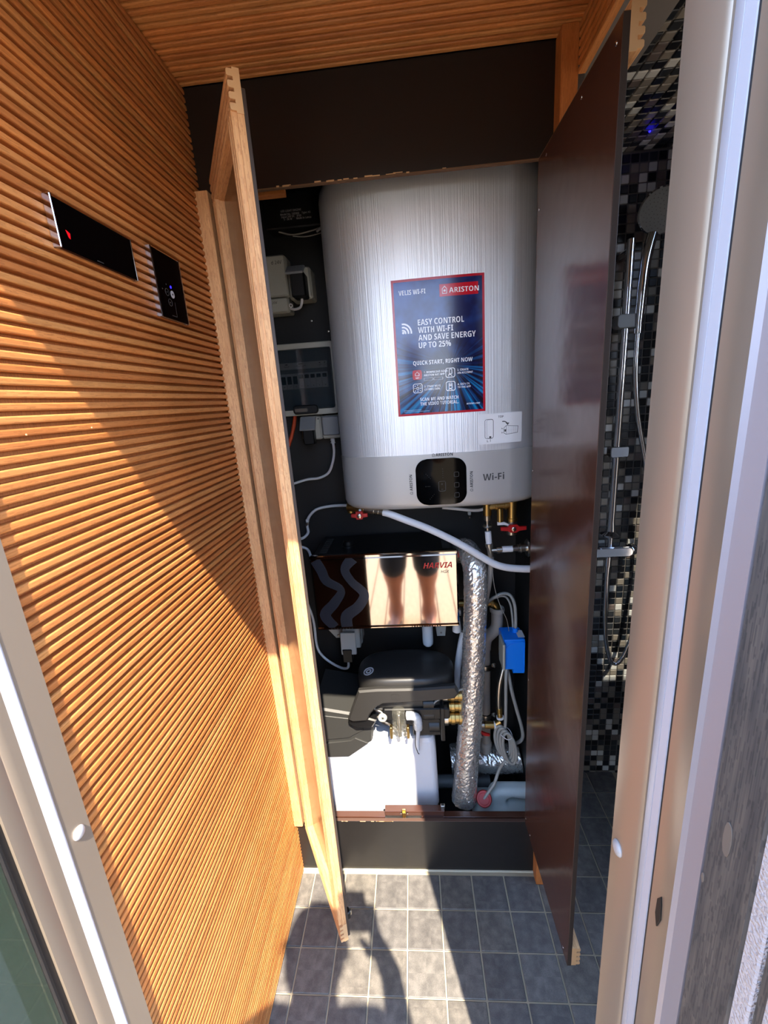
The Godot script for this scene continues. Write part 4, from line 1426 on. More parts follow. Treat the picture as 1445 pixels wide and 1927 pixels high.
func build_electrics() -> void:
	# distribution board
	var t := thing("fuse_box", "grey fuse box with clear lid and breakers beside the water heater", "fuse box", Vector3(-0.307, 1.407, -0.36))
	part(t, "back_box", rplate(0.198, 0.198, 0.053, 0.014, 0.003), M.box_grey, Vector3(-0.307, 1.507, -0.3595))
	part(t, "rim", frame_prism(0.206, 0.202, 0.018, 0.016, 0.012), M.box_grey, Vector3(-0.307, 1.507, -0.290))
	part(t, "inner_cover", rplate(0.178, 0.172, 0.004, 0.006, 0.001), M.socket_lid, Vector3(-0.307, 1.507, -0.3052))
	part(t, "lid", rplate(0.174, 0.172, 0.010, 0.010, 0.004), M.smoked_lid, Vector3(-0.307, 1.508, -0.285))
	part(t, "label_strip", box(Vector3(0.15, 0.019, 0.002), 0.0004), M.label_paper, Vector3(-0.312, 1.5485, -0.2995))
	var scr := begin()
	for i in 4:
		var x: float = [-0.365, -0.327, -0.262, -0.247][i]
		var w: float = [0.016, 0.028, 0.008, 0.008][i]
		for k in 5:
			var u := k / 5.0
			add_box(scr, Vector3(x + w * u, 1.546 + (0.002 if k % 2 == 0 else 0.0), -0.2983), Vector3(w * 0.22, 0.0009, 0.0003), 0.0001, Transform3D.IDENTITY)
		add_box(scr, Vector3(x + w * 0.4, 1.553, -0.2983), Vector3(w * 0.45, 0.0022, 0.0003), 0.0001)
	part(t, "handwriting", scr.commit(), M.print_black)
	for i in 8:
		var x := -0.2465 - i * 0.0176
		var b := part(t, "breaker", box(Vector3(0.0172, 0.044, 0.010), 0.001), M.white_plastic, Vector3(x, 1.505, -0.297))
		var big := i >= 5
		part(b, "lever", box(Vector3(0.012, 0.022 if big else 0.010, 0.006), 0.001), M.print_black, Vector3(x, 1.508 if big else 1.517, -0.2905))
		part(b, "mark", box(Vector3(0.003, 0.0016, 0.0004), 0.0001), M.print_grey, Vector3(x, 1.490, -0.2919))
	part(t, "latch", rplate(0.075, 0.026, 0.012, 0.010, 0.003), M.black_plastic, Vector3(-0.309, 1.4225, -0.2805))
	part(t, "latch_grip", rplate(0.038, 0.011, 0.006, 0.003, 0.001), M.nickel, Vector3(-0.321, 1.4215, -0.270))
	# sockets below the board
	var s1 := thing("wall_socket", "grey flap socket under the fuse box, lid lifted, black plug in", "wall socket", Vector3(-0.314, 1.33, -0.36), "grey sockets in the cupboard")
	socket(s1, Vector3(-0.306, 1.3665, -0.3045), 0.062, 0.072, true)
	part(s1, "plug", rplate(0.034, 0.05, 0.03, 0.006, 0.003), M.black_plastic, Vector3(-0.309, 1.344, -0.2985))
	var s2 := thing("wall_socket", "grey closed socket under the fuse box with a white lead hanging from it", "wall socket", Vector3(-0.244, 1.33, -0.36), "grey sockets in the cupboard")
	socket(s2, Vector3(-0.2435, 1.366, -0.3045), 0.062, 0.070, false)
	part(s2, "grommet", lathe([Vector2(0, 0), Vector2(0.0075, 0), Vector2(0.0075, 0.004), Vector2(0.0062, 0.004), Vector2(0.0062, 0.008), Vector2(0.0075, 0.008), Vector2(0.0075, 0.012), Vector2(0.0062, 0.012), Vector2(0.0062, 0.016), Vector2(0, 0.016)], 16), M.white_plastic, Vector3(-0.246, 1.315, -0.318))
	solo("power_lead", tube([Vector3(-0.246, 1.318, -0.318), Vector3(-0.2465, 1.287, -0.322), Vector3(-0.255, 1.254, -0.326), Vector3(-0.273, 1.221, -0.33), Vector3(-0.305, 1.206, -0.332), Vector3(-0.345, 1.203, -0.334), Vector3(-0.39, 1.192, -0.336), Vector3(-0.415, 1.186, -0.336)], 0.0042, 10), M.pipe_white, "white power lead curving left from the socket under the fuse box", "cable")
	solo("conduit", tube([Vector3(-0.358, 1.41, -0.33), Vector3(-0.364, 1.385, -0.33), Vector3(-0.378, 1.345, -0.333), Vector3(-0.40, 1.30, -0.336)], 0.0058, 10), M.orange_conduit, "orange cable conduit below the fuse box", "cable")
	# 24 V boxes
	var j1 := thing("junction_box", "large pale junction box with handwritten 24V high on the left", "junction box", Vector3(-0.375, 1.736, -0.36), "pale boxes in the cupboard")
	part(j1, "body", rplate(0.10, 0.108, 0.05, 0.009, 0.004), M.box_grey, Vector3(-0.376, 1.79, -0.3595))
	part(j1, "lid", rplate(0.098, 0.106, 0.012, 0.009, 0.004), M.box_grey, Vector3(-0.376, 1.79, -0.3095))
	part(j1, "handwriting", text_mesh("d 24V", 0.0085, 0.0003, "Droid Sans"), M.print_black, Vector3(-0.352, 1.8235, -0.2974))
	var j2 := thing("junction_box", "low pale junction box under the one marked 24V", "junction box", Vector3(-0.375, 1.694, -0.36), "pale boxes in the cupboard")
	part(j2, "body", rplate(0.094, 0.040, 0.05, 0.006, 0.003), M.box_grey, Vector3(-0.378, 1.7155, -0.3595))
	part(j2, "lid", rplate(0.092, 0.038, 0.010, 0.006, 0.003), M.box_grey, Vector3(-0.378, 1.7155, -0.3095))
	part(j2, "handwriting", text_mesh("20V", 0.0065, 0.0003, "Droid Sans"), M.print_black, Vector3(-0.371, 1.7225, -0.2994))
	part(j2, "eyelet", ring_mesh(0.003, 0.0055, 0.003), M.white_plastic, Vector3(-0.3255, 1.712, -0.304))
	solo("power_lead", tube([Vector3(-0.329, 1.706, -0.31), Vector3(-0.315, 1.701, -0.30), Vector3(-0.296, 1.703, -0.29), Vector3(-0.287, 1.716, -0.279), Vector3(-0.286, 1.726, -0.275)], 0.0035, 10), M.pipe_white, "short white lead looping from low junction box to the black plug", "cable")
	var s3 := thing("wall_socket", "pale socket with lifted flap and big black plug beside the 24V box", "wall socket", Vector3(-0.29, 1.72, -0.36), "grey sockets in the cupboard")
	part(s3, "body", rplate(0.066, 0.082, 0.06, 0.008, 0.003), M.box_grey, Vector3(-0.292, 1.766, -0.3595))
	part(s3, "front_rim", rplate(0.062, 0.078, 0.010, 0.007, 0.003), M.box_grey, Vector3(-0.292, 1.766, -0.30))
	part(s3, "lid", rplate(0.050, 0.044, 0.006, 0.004, 0.002), M.socket_lid, Vector3(-0.2945, 1.79, -0.268), Basis(Vector3.RIGHT, -0.95))
	part(s3, "plug", rplate(0.040, 0.062, 0.045, 0.006, 0.004), M.black_plastic, Vector3(-0.2875, 1.752, -0.296))
	# LED driver
	var le := thing("led_driver", "black LED driver box with small printed label at the cupboard top", "driver box", Vector3(-0.27, 1.90, -0.36))
	part(le, "body", box(Vector3(0.17, 0.085, 0.06), 0.003), M.black_plastic, Vector3(-0.285, 1.9475, -0.329))
	for q in [["LED LIGHT ENGINE", 1.9455, 0.0048, -0.2955], ["Model No. 150368    Type: A5", 1.9375, 0.0030, -0.284], ["Input 24V DC   IP20", 1.9315, 0.0028, -0.296], ["Made in Latvia", 1.9255, 0.0026, -0.262], ["5 - 36 W", 1.9255, 0.0028, -0.306]]:
		part(le, "lettering", text_mesh(q[0], q[2], 0.0003), M.print_white, Vector3(q[3], q[1], -0.2989))
	part(le, "wire", tube([Vector3(-0.34, 1.905, -0.32), Vector3(-0.30, 1.893, -0.315), Vector3(-0.25, 1.896, -0.31), Vector3(-0.205, 1.905, -0.308)], 0.0022, 8), M.hose_grey)
	part(le, "wire", tube([Vector3(-0.30, 1.888, -0.31), Vector3(-0.26, 1.882, -0.305), Vector3(-0.215, 1.886, -0.30)], 0.0016, 8), M.hose_grey)
	part(le, "end_cap", rod(Vector3(-0.232, 1.891, -0.305), Vector3(-0.206, 1.903, -0.297), 0.0035, 12), M.white_plastic)
	var sc := lathe([Vector2(0, 0), Vector2(0.003, 0), Vector2(0.0026, 0.001), Vector2(0, 0.0014)], 10)
	for q in [[-0.283, 1.678], [-0.235, 1.645]]:
		solo("screw", sc, M.nickel, "small screw head in the black cupboard back, " + ("the one nearer the plug" if q[0] < -0.26 else "the one just above the fuse box corner"), "screw", Vector3(q[0], q[1], -0.36), aim(Vector3(0, 0, 1)), "screws in the cupboard back")

# hollow rounded frame
func frame_prism(w: float, h: float, r: float, line: float, d: float) -> ArrayMesh:
	var st := begin()
	var o := plate_profile(w, h, r, 5)
	var i := plate_profile(w - 2 * line, h - 2 * line, maxf(r - line, 0.004), 5)
	var b := 0.002
	for k in o.size():
		var j := (k + 1) % o.size()
		var e := (o[j] - o[k]).normalized()
		if e.length() < 0.5:
			continue
		var on := Vector3(e.y, -e.x, 0)
		var z := Vector3(0, 0, 1)
		var ok := o[k] - Vector2(on.x, on.y) * b
		var oj := o[j] - Vector2(on.x, on.y) * b
		var Z := Vector2.ZERO
		quad(st, [Vector3(ok.x, ok.y, d), Vector3(oj.x, oj.y, d), Vector3(i[j].x, i[j].y, d), Vector3(i[k].x, i[k].y, d)], [z, z, z, z], [Z, Z, Z, Z])
		var c := (on + z).normalized()
		quad(st, [Vector3(o[k].x, o[k].y, d - b), Vector3(o[j].x, o[j].y, d - b), Vector3(oj.x, oj.y, d), Vector3(ok.x, ok.y, d)], [c, c, c, c], [Z, Z, Z, Z])
		quad(st, [Vector3(o[k].x, o[k].y, 0), Vector3(o[j].x, o[j].y, 0), Vector3(o[j].x, o[j].y, d - b), Vector3(o[k].x, o[k].y, d - b)], [on, on, on, on], [Z, Z, Z, Z])
		quad(st, [Vector3(i[k].x, i[k].y, 0), Vector3(i[j].x, i[j].y, 0), Vector3(i[j].x, i[j].y, d), Vector3(i[k].x, i[k].y, d)], [-on, -on, -on, -on], [Z, Z, Z, Z])
		quad(st, [Vector3(o[k].x, o[k].y, 0), Vector3(o[j].x, o[j].y, 0), Vector3(i[j].x, i[j].y, 0), Vector3(i[k].x, i[k].y, 0)], [-z, -z, -z, -z], [Z, Z, Z, Z])
	return st.commit()

# ------------------------------------------------------------------ steam generator
func band(pts: Array, w: Array) -> PackedVector2Array:
	# a ribbon of varying width through pts
	var sp := []
	for p in pts:
		sp.append(Vector3(p[0], p[1], 0))
	var c := smooth_path(sp, 6)
	var l := PackedVector2Array()
	var r := PackedVector2Array()
	for i in c.size():
		var t: Vector3 = (c[mini(i + 1, c.size() - 1)] - c[maxi(i - 1, 0)]).normalized()
		var f := float(i) / (c.size() - 1) * (w.size() - 1)
		var k := mini(int(f), w.size() - 2)
		var ww: float = lerpf(w[k], w[k + 1], f - k) * 0.5
		l.append(Vector2(c[i].x - t.y * ww, c[i].y + t.x * ww))
		r.append(Vector2(c[i].x + t.y * ww, c[i].y - t.x * ww))
	r.reverse()
	l.append_array(r)
	return l

func build_steam() -> void:
	var t := thing("steam_generator", "stainless steel steam generator with red maker's name and dark flame print", "steam generator", Vector3(-0.10, 0.775, -0.25))
	part(t, "body", box(Vector3(0.416, 0.226, 0.19), 0.004), M.black_plastic, Vector3(-0.102, 0.8925, -0.2445))
	part(t, "front_plate", box(Vector3(0.428, 0.224, 0.016), 0.005), M.mirror_steel, Vector3(-0.102, 0.8885, -0.149))
	part(t, "top_fold", box(Vector3(0.428, 0.012, 0.016), 0.003), M.mirror_steel, Vector3(-0.102, 1.0035, -0.147))
	part(t, "bottom_fold", box(Vector3(0.428, 0.009, 0.016), 0.003), M.mirror_steel, Vector3(-0.102, 0.7745, -0.147))
	# slots in the fold and on the top
	var st := begin()
	for i in 8:
		add_box(st, Vector3(-0.272 + i * 0.009, 0.7745, -0.1389), Vector3(0.005, 0.003, 0.0006), 0.0002, Transform3D.IDENTITY)
	for i in 12:
		add_box(st, Vector3(-0.028 + i * 0.0075, 0.7748, -0.1389), Vector3(0.005 if i % 3 else 0.003, 0.0028, 0.0006), 0.0002)
	part(t, "slots", st.commit(), M.print_black)
	st = begin()
	for s in [-0.283, 0.083]:
		for i in 12:
			add_box(st, Vector3(s, 1.0062, -0.305 + i * 0.0115), Vector3(0.022, 0.0008, 0.0045), 0.0003)
	part(t, "vent_slots", st.commit(), M.print_grey)
	part(t, "filler_cap", lathe([Vector2(0, 0), Vector2(0.020, 0), Vector2(0.020, 0.006), Vector2(0.016, 0.008), Vector2(0.016, 0.018), Vector2(0.012, 0.022), Vector2(0, 0.022)], 24), M.black_plastic, Vector3(-0.213, 1.005, -0.226))
	# flame print at the left of the plate: ribbons of dark grey-blue
	var zf := -0.1408
	for b in [[[[-0.190, 0.9975], [-0.215, 0.965], [-0.198, 0.925], [-0.165, 0.885], [-0.185, 0.845], [-0.222, 0.815], [-0.225, 0.779]], [0.034, 0.026, 0.024, 0.028, 0.032, 0.036, 0.034]],
		[[[-0.300, 0.996], [-0.285, 0.965], [-0.272, 0.93], [-0.232, 0.90], [-0.255, 0.86], [-0.288, 0.82], [-0.262, 0.779]], [0.03, 0.03, 0.028, 0.022, 0.030, 0.034, 0.028]]]:
		part(t, "flame_band", slab(band(b[0], b[1]), 0.0004), M.flame_print, Vector3(0, 0, zf))
	part(t, "maker_name", skew_text(text_mesh("HARVIA", 0.0165, 0.0004, "Droid Sans", true), 0.25), M.print_red, Vector3(0.055, 0.966, zf + 0.0003))
	part(t, "model_name", skew_text(text_mesh("HGX", 0.0085, 0.0004, "Droid Sans"), 0.2), M.print_grey, Vector3(0.074, 0.946, zf + 0.0003))
	part(t, "steam_cap", rod(Vector3(0.108, 0.985, -0.175), Vector3(0.122, 0.985, -0.175), 0.011, 20), M.red_paint)
	# wall brackets and sleeve below
	var br := PackedVector2Array([Vector2(-0.03, 0.03), Vector2(-0.03, 0.022), Vector2(0.0, -0.018), Vector2(0.006, -0.026), Vector2(0.03, -0.026), Vector2(0.03, 0.03)])
	var a := part(t, "bracket", slab(br, 0.012, 0.001), M.socket_grey, Vector3(-0.303, 0.676, -0.305))
	part(a, "screw", lathe([Vector2(0, 0), Vector2(0.004, 0), Vector2(0.003, 0.0015), Vector2(0, 0.002)], 12), M.nickel, Vector3(-0.289, 0.660, -0.293), aim(Vector3(0, 0, 1)))
	var b2 := part(t, "bracket", slab(PackedVector2Array([Vector2(-0.02, 0.03), Vector2(-0.014, -0.026), Vector2(0.014, -0.026), Vector2(0.02, 0.03)]), 0.012, 0.001), M.socket_grey, Vector3(0.064, 0.672, -0.305))
	part(b2, "screw", lathe([Vector2(0, 0), Vector2(0.004, 0), Vector2(0.003, 0.0015), Vector2(0, 0.002)], 12), M.nickel, Vector3(0.064, 0.658, -0.293), aim(Vector3(0, 0, 1)))
	part(t, "drain_sleeve", lathe([Vector2(0, 0), Vector2(0.012, 0.001), Vector2(0.0165, 0.006), Vector2(0.0175, 0.012), Vector2(0.0175, 0.13), Vector2(0, 0.13)], 24), M.milky_plastic, Vector3(0.018, 0.649, -0.235))
	part(t, "foot_plug", lathe([Vector2(0, 0), Vector2(0.009, 0), Vector2(0.014, 0.004), Vector2(0.014, 0.010), Vector2(0.010, 0.05), Vector2(0, 0.05)], 20), M.white_plastic, Vector3(0.109, 0.718, -0.195))
	# socket under the generator
	var s := thing("wall_socket", "grey flap socket with dark plug under the steam generator", "wall socket", Vector3(-0.245, 0.62, -0.36), "grey sockets in the cupboard")
	part(s, "body", rplate(0.064, 0.085, 0.06, 0.006, 0.003), M.socket_grey, Vector3(-0.240, 0.662, -0.3595))
	part(s, "front_rim", rplate(0.060, 0.080, 0.030, 0.006, 0.003), M.socket_grey, Vector3(-0.240, 0.662, -0.30))
	part(s, "lid", rplate(0.052, 0.078, 0.006, 0.004, 0.002), M.socket_grey, Vector3(-0.2475, 0.655, -0.250), Basis(Vector3.RIGHT, -0.12))
	part(s, "plug", rplate(0.034, 0.05, 0.03, 0.005, 0.003), M.black_plastic, Vector3(-0.253, 0.612, -0.269))
	solo("power_lead", tube([Vector3(-0.40, 0.78, -0.335), Vector3(-0.382, 0.70, -0.335), Vector3(-0.379, 0.60, -0.33), Vector3(-0.362, 0.561, -0.325), Vector3(-0.329, 0.537, -0.315), Vector3(-0.291, 0.530, -0.295), Vector3(-0.262, 0.548, -0.270), Vector3(-0.255, 0.588, -0.256)], 0.0045, 10), M.pipe_white, "white power lead looping under the plug below the steam generator", "cable")

func skew_text(t: TextMesh, k: float) -> ArrayMesh:
	var a := t.surface_get_arrays(0)
	var v: PackedVector3Array = a[Mesh.ARRAY_VERTEX]
	for i in v.size():
		v[i].x += v[i].y * k
	var b := []
	b.resize(Mesh.ARRAY_MAX)
	b[Mesh.ARRAY_VERTEX] = v
	b[Mesh.ARRAY_NORMAL] = a[Mesh.ARRAY_NORMAL]
	b[Mesh.ARRAY_INDEX] = a[Mesh.ARRAY_INDEX]
	var m := ArrayMesh.new()
	m.add_surface_from_arrays(Mesh.PRIMITIVE_TRIANGLES, b)
	return m

# ------------------------------------------------------------------ water softener
func build_softener() -> void:
	var t := thing("water_softener", "white water softener tub with black head and valve on the cupboard floor", "water softener", Vector3(-0.15, 0.002, -0.21))
	# tub: three stacked rounded boxes with seams
	part(t, "tub", softener_tub(), M.tub_plastic)
	# sloping salt lid at the left
	var lid := PackedVector2Array([Vector2(-0.345, 0.345), Vector2(-0.246, 0.347), Vector2(-0.171, 0.405), Vector2(-0.164, 0.47), Vector2(-0.18, 0.50), Vector2(-0.345, 0.535)])
	var l := part(t, "salt_lid", slab(lid, 0.20, 0.006), M.lid_plastic, Vector3(0, 0, -0.29))
	part(l, "raised_panel", slab(PackedVector2Array([Vector2(-0.34, 0.352), Vector2(-0.25, 0.354), Vector2(-0.185, 0.404), Vector2(-0.225, 0.424), Vector2(-0.24, 0.414), Vector2(-0.34, 0.404)]), 0.008, 0.001), M.lid_plastic, Vector3(0, 0, -0.093))
	part(l, "raised_panel", slab(PackedVector2Array([Vector2(-0.34, 0.415), Vector2(-0.243, 0.424), Vector2(-0.228, 0.434), Vector2(-0.195, 0.452), Vector2(-0.21, 0.49), Vector2(-0.34, 0.51)]), 0.006, 0.001), M.lid_plastic, Vector3(0, 0, -0.093))
	# rounded hood with overhanging lip
	var f := func(p: Vector3) -> float:
		var q := Vector3((p.x + 0.057) / 0.150, (p.y - 0.583) / 0.058, (p.z + 0.162) / 0.088)
		var plan := pow(absf(q.x), 3.4) + pow(absf(q.z), 2.4)
		var e := pow(plan, 3.0) + pow(absf(q.y + 0.12 * q.x * q.x + 0.10 * maxf(-q.z, 0.0)), 8.0)
		return (pow(e, 1.0 / 8.0) - 1.0) * 0.060
	part(t, "hood", nets(f, Vector3(-0.23, 0.50, -0.26), Vector3(0.14, 0.67, -0.03), 0.006), M.hood_plastic)
	var lip := PackedVector2Array([Vector2(-0.196, 0.612), Vector2(-0.212, 0.575), Vector2(-0.236, 0.512), Vector2(-0.222, 0.504), Vector2(-0.178, 0.507), Vector2(-0.165, 0.532), Vector2(-0.145, 0.556), Vector2(-0.125, 0.566), Vector2(-0.06, 0.569), Vector2(0.02, 0.572), Vector2(0.084, 0.579), Vector2(0.098, 0.598), Vector2(0.088, 0.622), Vector2(-0.02, 0.616), Vector2(-0.14, 0.616)])
	part(t, "front_lip", slab(lip, 0.022, 0.005), M.hood_plastic, Vector3(0, 0, -0.082))
	part(t, "lip_foot", slab(PackedVector2Array([Vector2(-0.236, 0.51), Vector2(-0.238, 0.49), Vector2(-0.215, 0.472), Vector2(-0.165, 0.475), Vector2(-0.15, 0.50), Vector2(-0.178, 0.51)]), 0.03, 0.004), M.black_plastic, Vector3(0, 0, -0.100))
	part(t, "thumb_notch", frame_mesh(0.026, 0.020, 0.009, 0.0012), M.hood_plastic, Vector3(-0.088, 0.592, -0.0597))
	var em := part(t, "emblem", ring_mesh(0.0125, 0.0165, 0.0008), M.print_white, Vector3(-0.168, 0.6405, -0.115), Basis(Vector3.RIGHT, -PI / 2 + 0.10) * Basis(Vector3.UP, -0.25))
	part(em, "emblem_core", ring_mesh(0.0045, 0.009, 0.0008), M.print_white, Vector3(-0.168, 0.6405, -0.115), Basis(Vector3.RIGHT, -PI / 2 + 0.10) * Basis(Vector3.UP, -0.25))
	part(t, "stem", rplate(0.20, 0.10, 0.14, 0.02, 0.004), M.black_plastic, Vector3(-0.045, 0.49, -0.255))
	# bypass valve with clear sight bowl
	part(t, "valve_body", rplate(0.20, 0.038, 0.05, 0.008, 0.003), M.black_plastic, Vector3(-0.03, 0.525, -0.115))
	part(t, "valve_body", rplate(0.085, 0.062, 0.05, 0.008, 0.003), M.black_plastic, Vector3(0.0, 0.475, -0.120))
	part(t, "valve_flange", rplate(0.012, 0.115, 0.06, 0.004, 0.002), M.black_plastic, Vector3(0.047, 0.497, -0.112))
	for q in [[0.012, 0.552, 0.017], [0.012, 0.515, 0.019], [0.026, 0.474, 0.021]]:
		part(t, "collar", rod(Vector3(q[0] - 0.02, q[1], -0.082), Vector3(q[0] + 0.012, q[1], -0.082), q[2], 24), M.black_plastic)
	part(t, "cover_disc", lathe([Vector2(0, 0), Vector2(0.0135, 0), Vector2(0.014, 0.002), Vector2(0.013, 0.005), Vector2(0.009, 0.006), Vector2(0, 0.0062)], 24), M.box_grey, Vector3(-0.131, 0.517, -0.066), aim(Vector3(0.1, 0.1, 1)))
	var cr := begin()
	for k in 3:
		add_box(cr, Vector3.ZERO, Vector3(0.010, 0.0014, 0.001), 0.0003, Transform3D(Basis(Vector3(0, 0, 1), k * PI / 3), Vector3(-0.130, 0.5177, -0.0595)))
	part(t, "disc_slots", cr.commit(), M.print_black)
	var arm := begin()
	add_rod(arm, Vector3(-0.150, 0.505, -0.085), Vector3(-0.085, 0.455, -0.08), 0.0045, 12)
	add_rod(arm, Vector3(-0.152, 0.530, -0.085), Vector3(-0.10, 0.538, -0.08), 0.0050, 12)
	add_rod(arm, Vector3(-0.165, 0.535, -0.09), Vector3(-0.13, 0.518, -0.08), 0.0055, 12)
	part(t, "linkage", arm.commit(), M.nickel)
	var bowl := [Vector2(0, 0), Vector2(0.010, 0.001), Vector2(0.018, 0.006), Vector2(0.0205, 0.014), Vector2(0.0205, 0.098), Vector2(0.019, 0.104), Vector2(0.012, 0.108), Vector2(0, 0.109)]
	part(t, "sight_bowl", lathe(bowl, 32), M.clear_plastic, Vector3(-0.082, 0.440, -0.062))
	for y in [0.462, 0.474, 0.486]:
		part(t, "bowl_ring", lathe([Vector2(0.0206, 0), Vector2(0.0218, 0.0006), Vector2(0.0218, 0.0018), Vector2(0.0206, 0.0024)], 32), M.clear_plastic, Vector3(-0.082, y, -0.062))
	part(t, "bowl_insert", rod(Vector3(-0.082, 0.452, -0.062), Vector3(-0.082, 0.53, -0.062), 0.006, 16), M.nickel)
	for s in [-1.0, 1.0]:
		part(t, "bowl_clip", rplate(0.008, 0.040, 0.016, 0.003, 0.001), M.brass, Vector3(-0.082 + s * 0.0255, 0.468, -0.070))
	part(t, "elbow", tube([Vector3(-0.058, 0.527, -0.058), Vector3(-0.043, 0.528, -0.057), Vector3(-0.031, 0.524, -0.056), Vector3(-0.026, 0.514, -0.056), Vector3(-0.0255, 0.500, -0.056)], 0.0125, 18), M.white_plastic)
	part(t, "elbow_nut", lathe([Vector2(0, 0), Vector2(0.012, 0), Vector2(0.0135, 0.002), Vector2(0.0135, 0.022), Vector2(0.011, 0.024), Vector2(0, 0.024)], 8), M.white_plastic, Vector3(-0.0255, 0.482, -0.056))
	part(t, "overflow_tube", tube([Vector3(-0.0255, 0.486, -0.056), Vector3(-0.028, 0.46, -0.056), Vector3(-0.031, 0.43, -0.057), Vector3(-0.031, 0.405, -0.058)], 0.0065, 12), M.pipe_white)
	part(t, "wire", tube([Vector3(-0.034, 0.47, -0.052), Vector3(-0.037, 0.43, -0.052), Vector3(-0.031, 0.402, -0.05), Vector3(-0.027, 0.397, -0.05)], 0.0012, 6), M.print_black)
	part(t, "signal_lead", tube([Vector3(0.023, 0.548, -0.075), Vector3(0.028, 0.562, -0.072), Vector3(0.050, 0.574, -0.075), Vector3(0.080, 0.584, -0.08), Vector3(0.112, 0.592, -0.09)], 0.0028, 8), M.hose_grey)
	# three brass couplings towards the insulated pipe
	var names := ["top", "middle", "low"]
	for k in 3:
		var y: float = [0.561, 0.524, 0.484][k]
		var r: float = [0.0165, 0.0165, 0.022][k]
		var cst := begin()
		for i in 5:
			var x0 := 0.052 + i * 0.0115
			add_rod(cst, Vector3(x0, y, -0.10), Vector3(x0 + (0.0112 if i % 2 == 0 else 0.0125), y, -0.10), r * (1.0 if i % 2 == 0 else 0.86), 12 if i == 2 else 24)
		var c := solo("pipe_coupling", cst.commit(), M.brass, "%s of three brass couplings joining the softener valve" % ["topmost", "middle", "lowest and widest"][k], "pipe fitting", Vector3.ZERO, Basis.IDENTITY, "couplings behind the foil pipe")
		part(c, "union_ring", rod(Vector3(0.050, y, -0.10), Vector3(0.066, y, -0.10), r * 1.06, 24), M.nickel)

func softener_tub() -> ArrayMesh:
	var st := begin()
	var prev := 0.0
	var lv := [[0.002, 0.006], [0.060, 0.006], [0.0615, 0.0085], [0.063, 0.004], [0.150, 0.004], [0.1515, 0.0065], [0.153, 0.0], [0.36, 0.003], [0.40, 0.006], [0.412, 0.012], [0.416, 0.022]]
	var base := plate_profile(0.372, 0.262, 0.022, 6)
	var n := base.size()
	var rows := []
	for e in lv:
		var row := []
		for q in base:
			var d: Vector2 = q.normalized() * e[1]
			row.append(Vector3(-0.158 + q.x - d.x, e[0], -0.218 + q.y - d.y))
		rows.append(row)
	for i in rows.size() - 1:
		for k in n:
			var j := (k + 1) % n
			var a: Vector3 = rows[i][k]
			var b: Vector3 = rows[i][j]
			var c: Vector3 = rows[i + 1][j]
			var d: Vector3 = rows[i + 1][k]
			if a.distance_to(b) < 1e-6:
				continue
			var nn := (b - a).cross(d - a).normalized()
			var mid := (a + b) * 0.5 - Vector3(-0.158, a.y, -0.218)
			if nn.dot(mid) < 0.0:
				nn = -nn
			quad(st, [a, b, c, d], [nn, nn, nn, nn], [Vector2.ZERO, Vector2.ZERO, Vector2.ZERO, Vector2.ZERO])
	var top: Array = rows[rows.size() - 1]
	for k in range(1, n - 1):
		tri(st, [top[0], top[k], top[k + 1]], [Vector3.UP, Vector3.UP, Vector3.UP], [Vector2.ZERO, Vector2.ZERO, Vector2.ZERO])
	return st.commit()

# ------------------------------------------------------------------ pipes and fittings
func butterfly(t: Node3D, c: Vector3, w: float) -> void:
	# red two-winged handle facing the viewer
	var hub := part(t, "handle", slab(PackedVector2Array([Vector2(-w, 0.006), Vector2(-w, -0.004), Vector2(-w * 0.45, -0.006), Vector2(-0.008, -0.011), Vector2(0.008, -0.011), Vector2(w * 0.45, -0.006), Vector2(w, -0.004), Vector2(w, 0.006), Vector2(w * 0.45, 0.006), Vector2(0.010, 0.012), Vector2(-0.010, 0.012), Vector2(-w * 0.45, 0.006)]), 0.007, 0.001), M.red_paint, c)
	part(hub, "nut", lathe([Vector2(0, 0), Vector2(0.0065, 0), Vector2(0.0065, 0.004), Vector2(0.005, 0.005), Vector2(0, 0.005)], 6), M.nickel, c + Vector3(0, 0, 0.007), aim(Vector3(0, 0, 1)))

func nut_on(st: SurfaceTool, a: Vector3, b: Vector3, r: float) -> void:
	add_rod(st, a, b, r, 6)

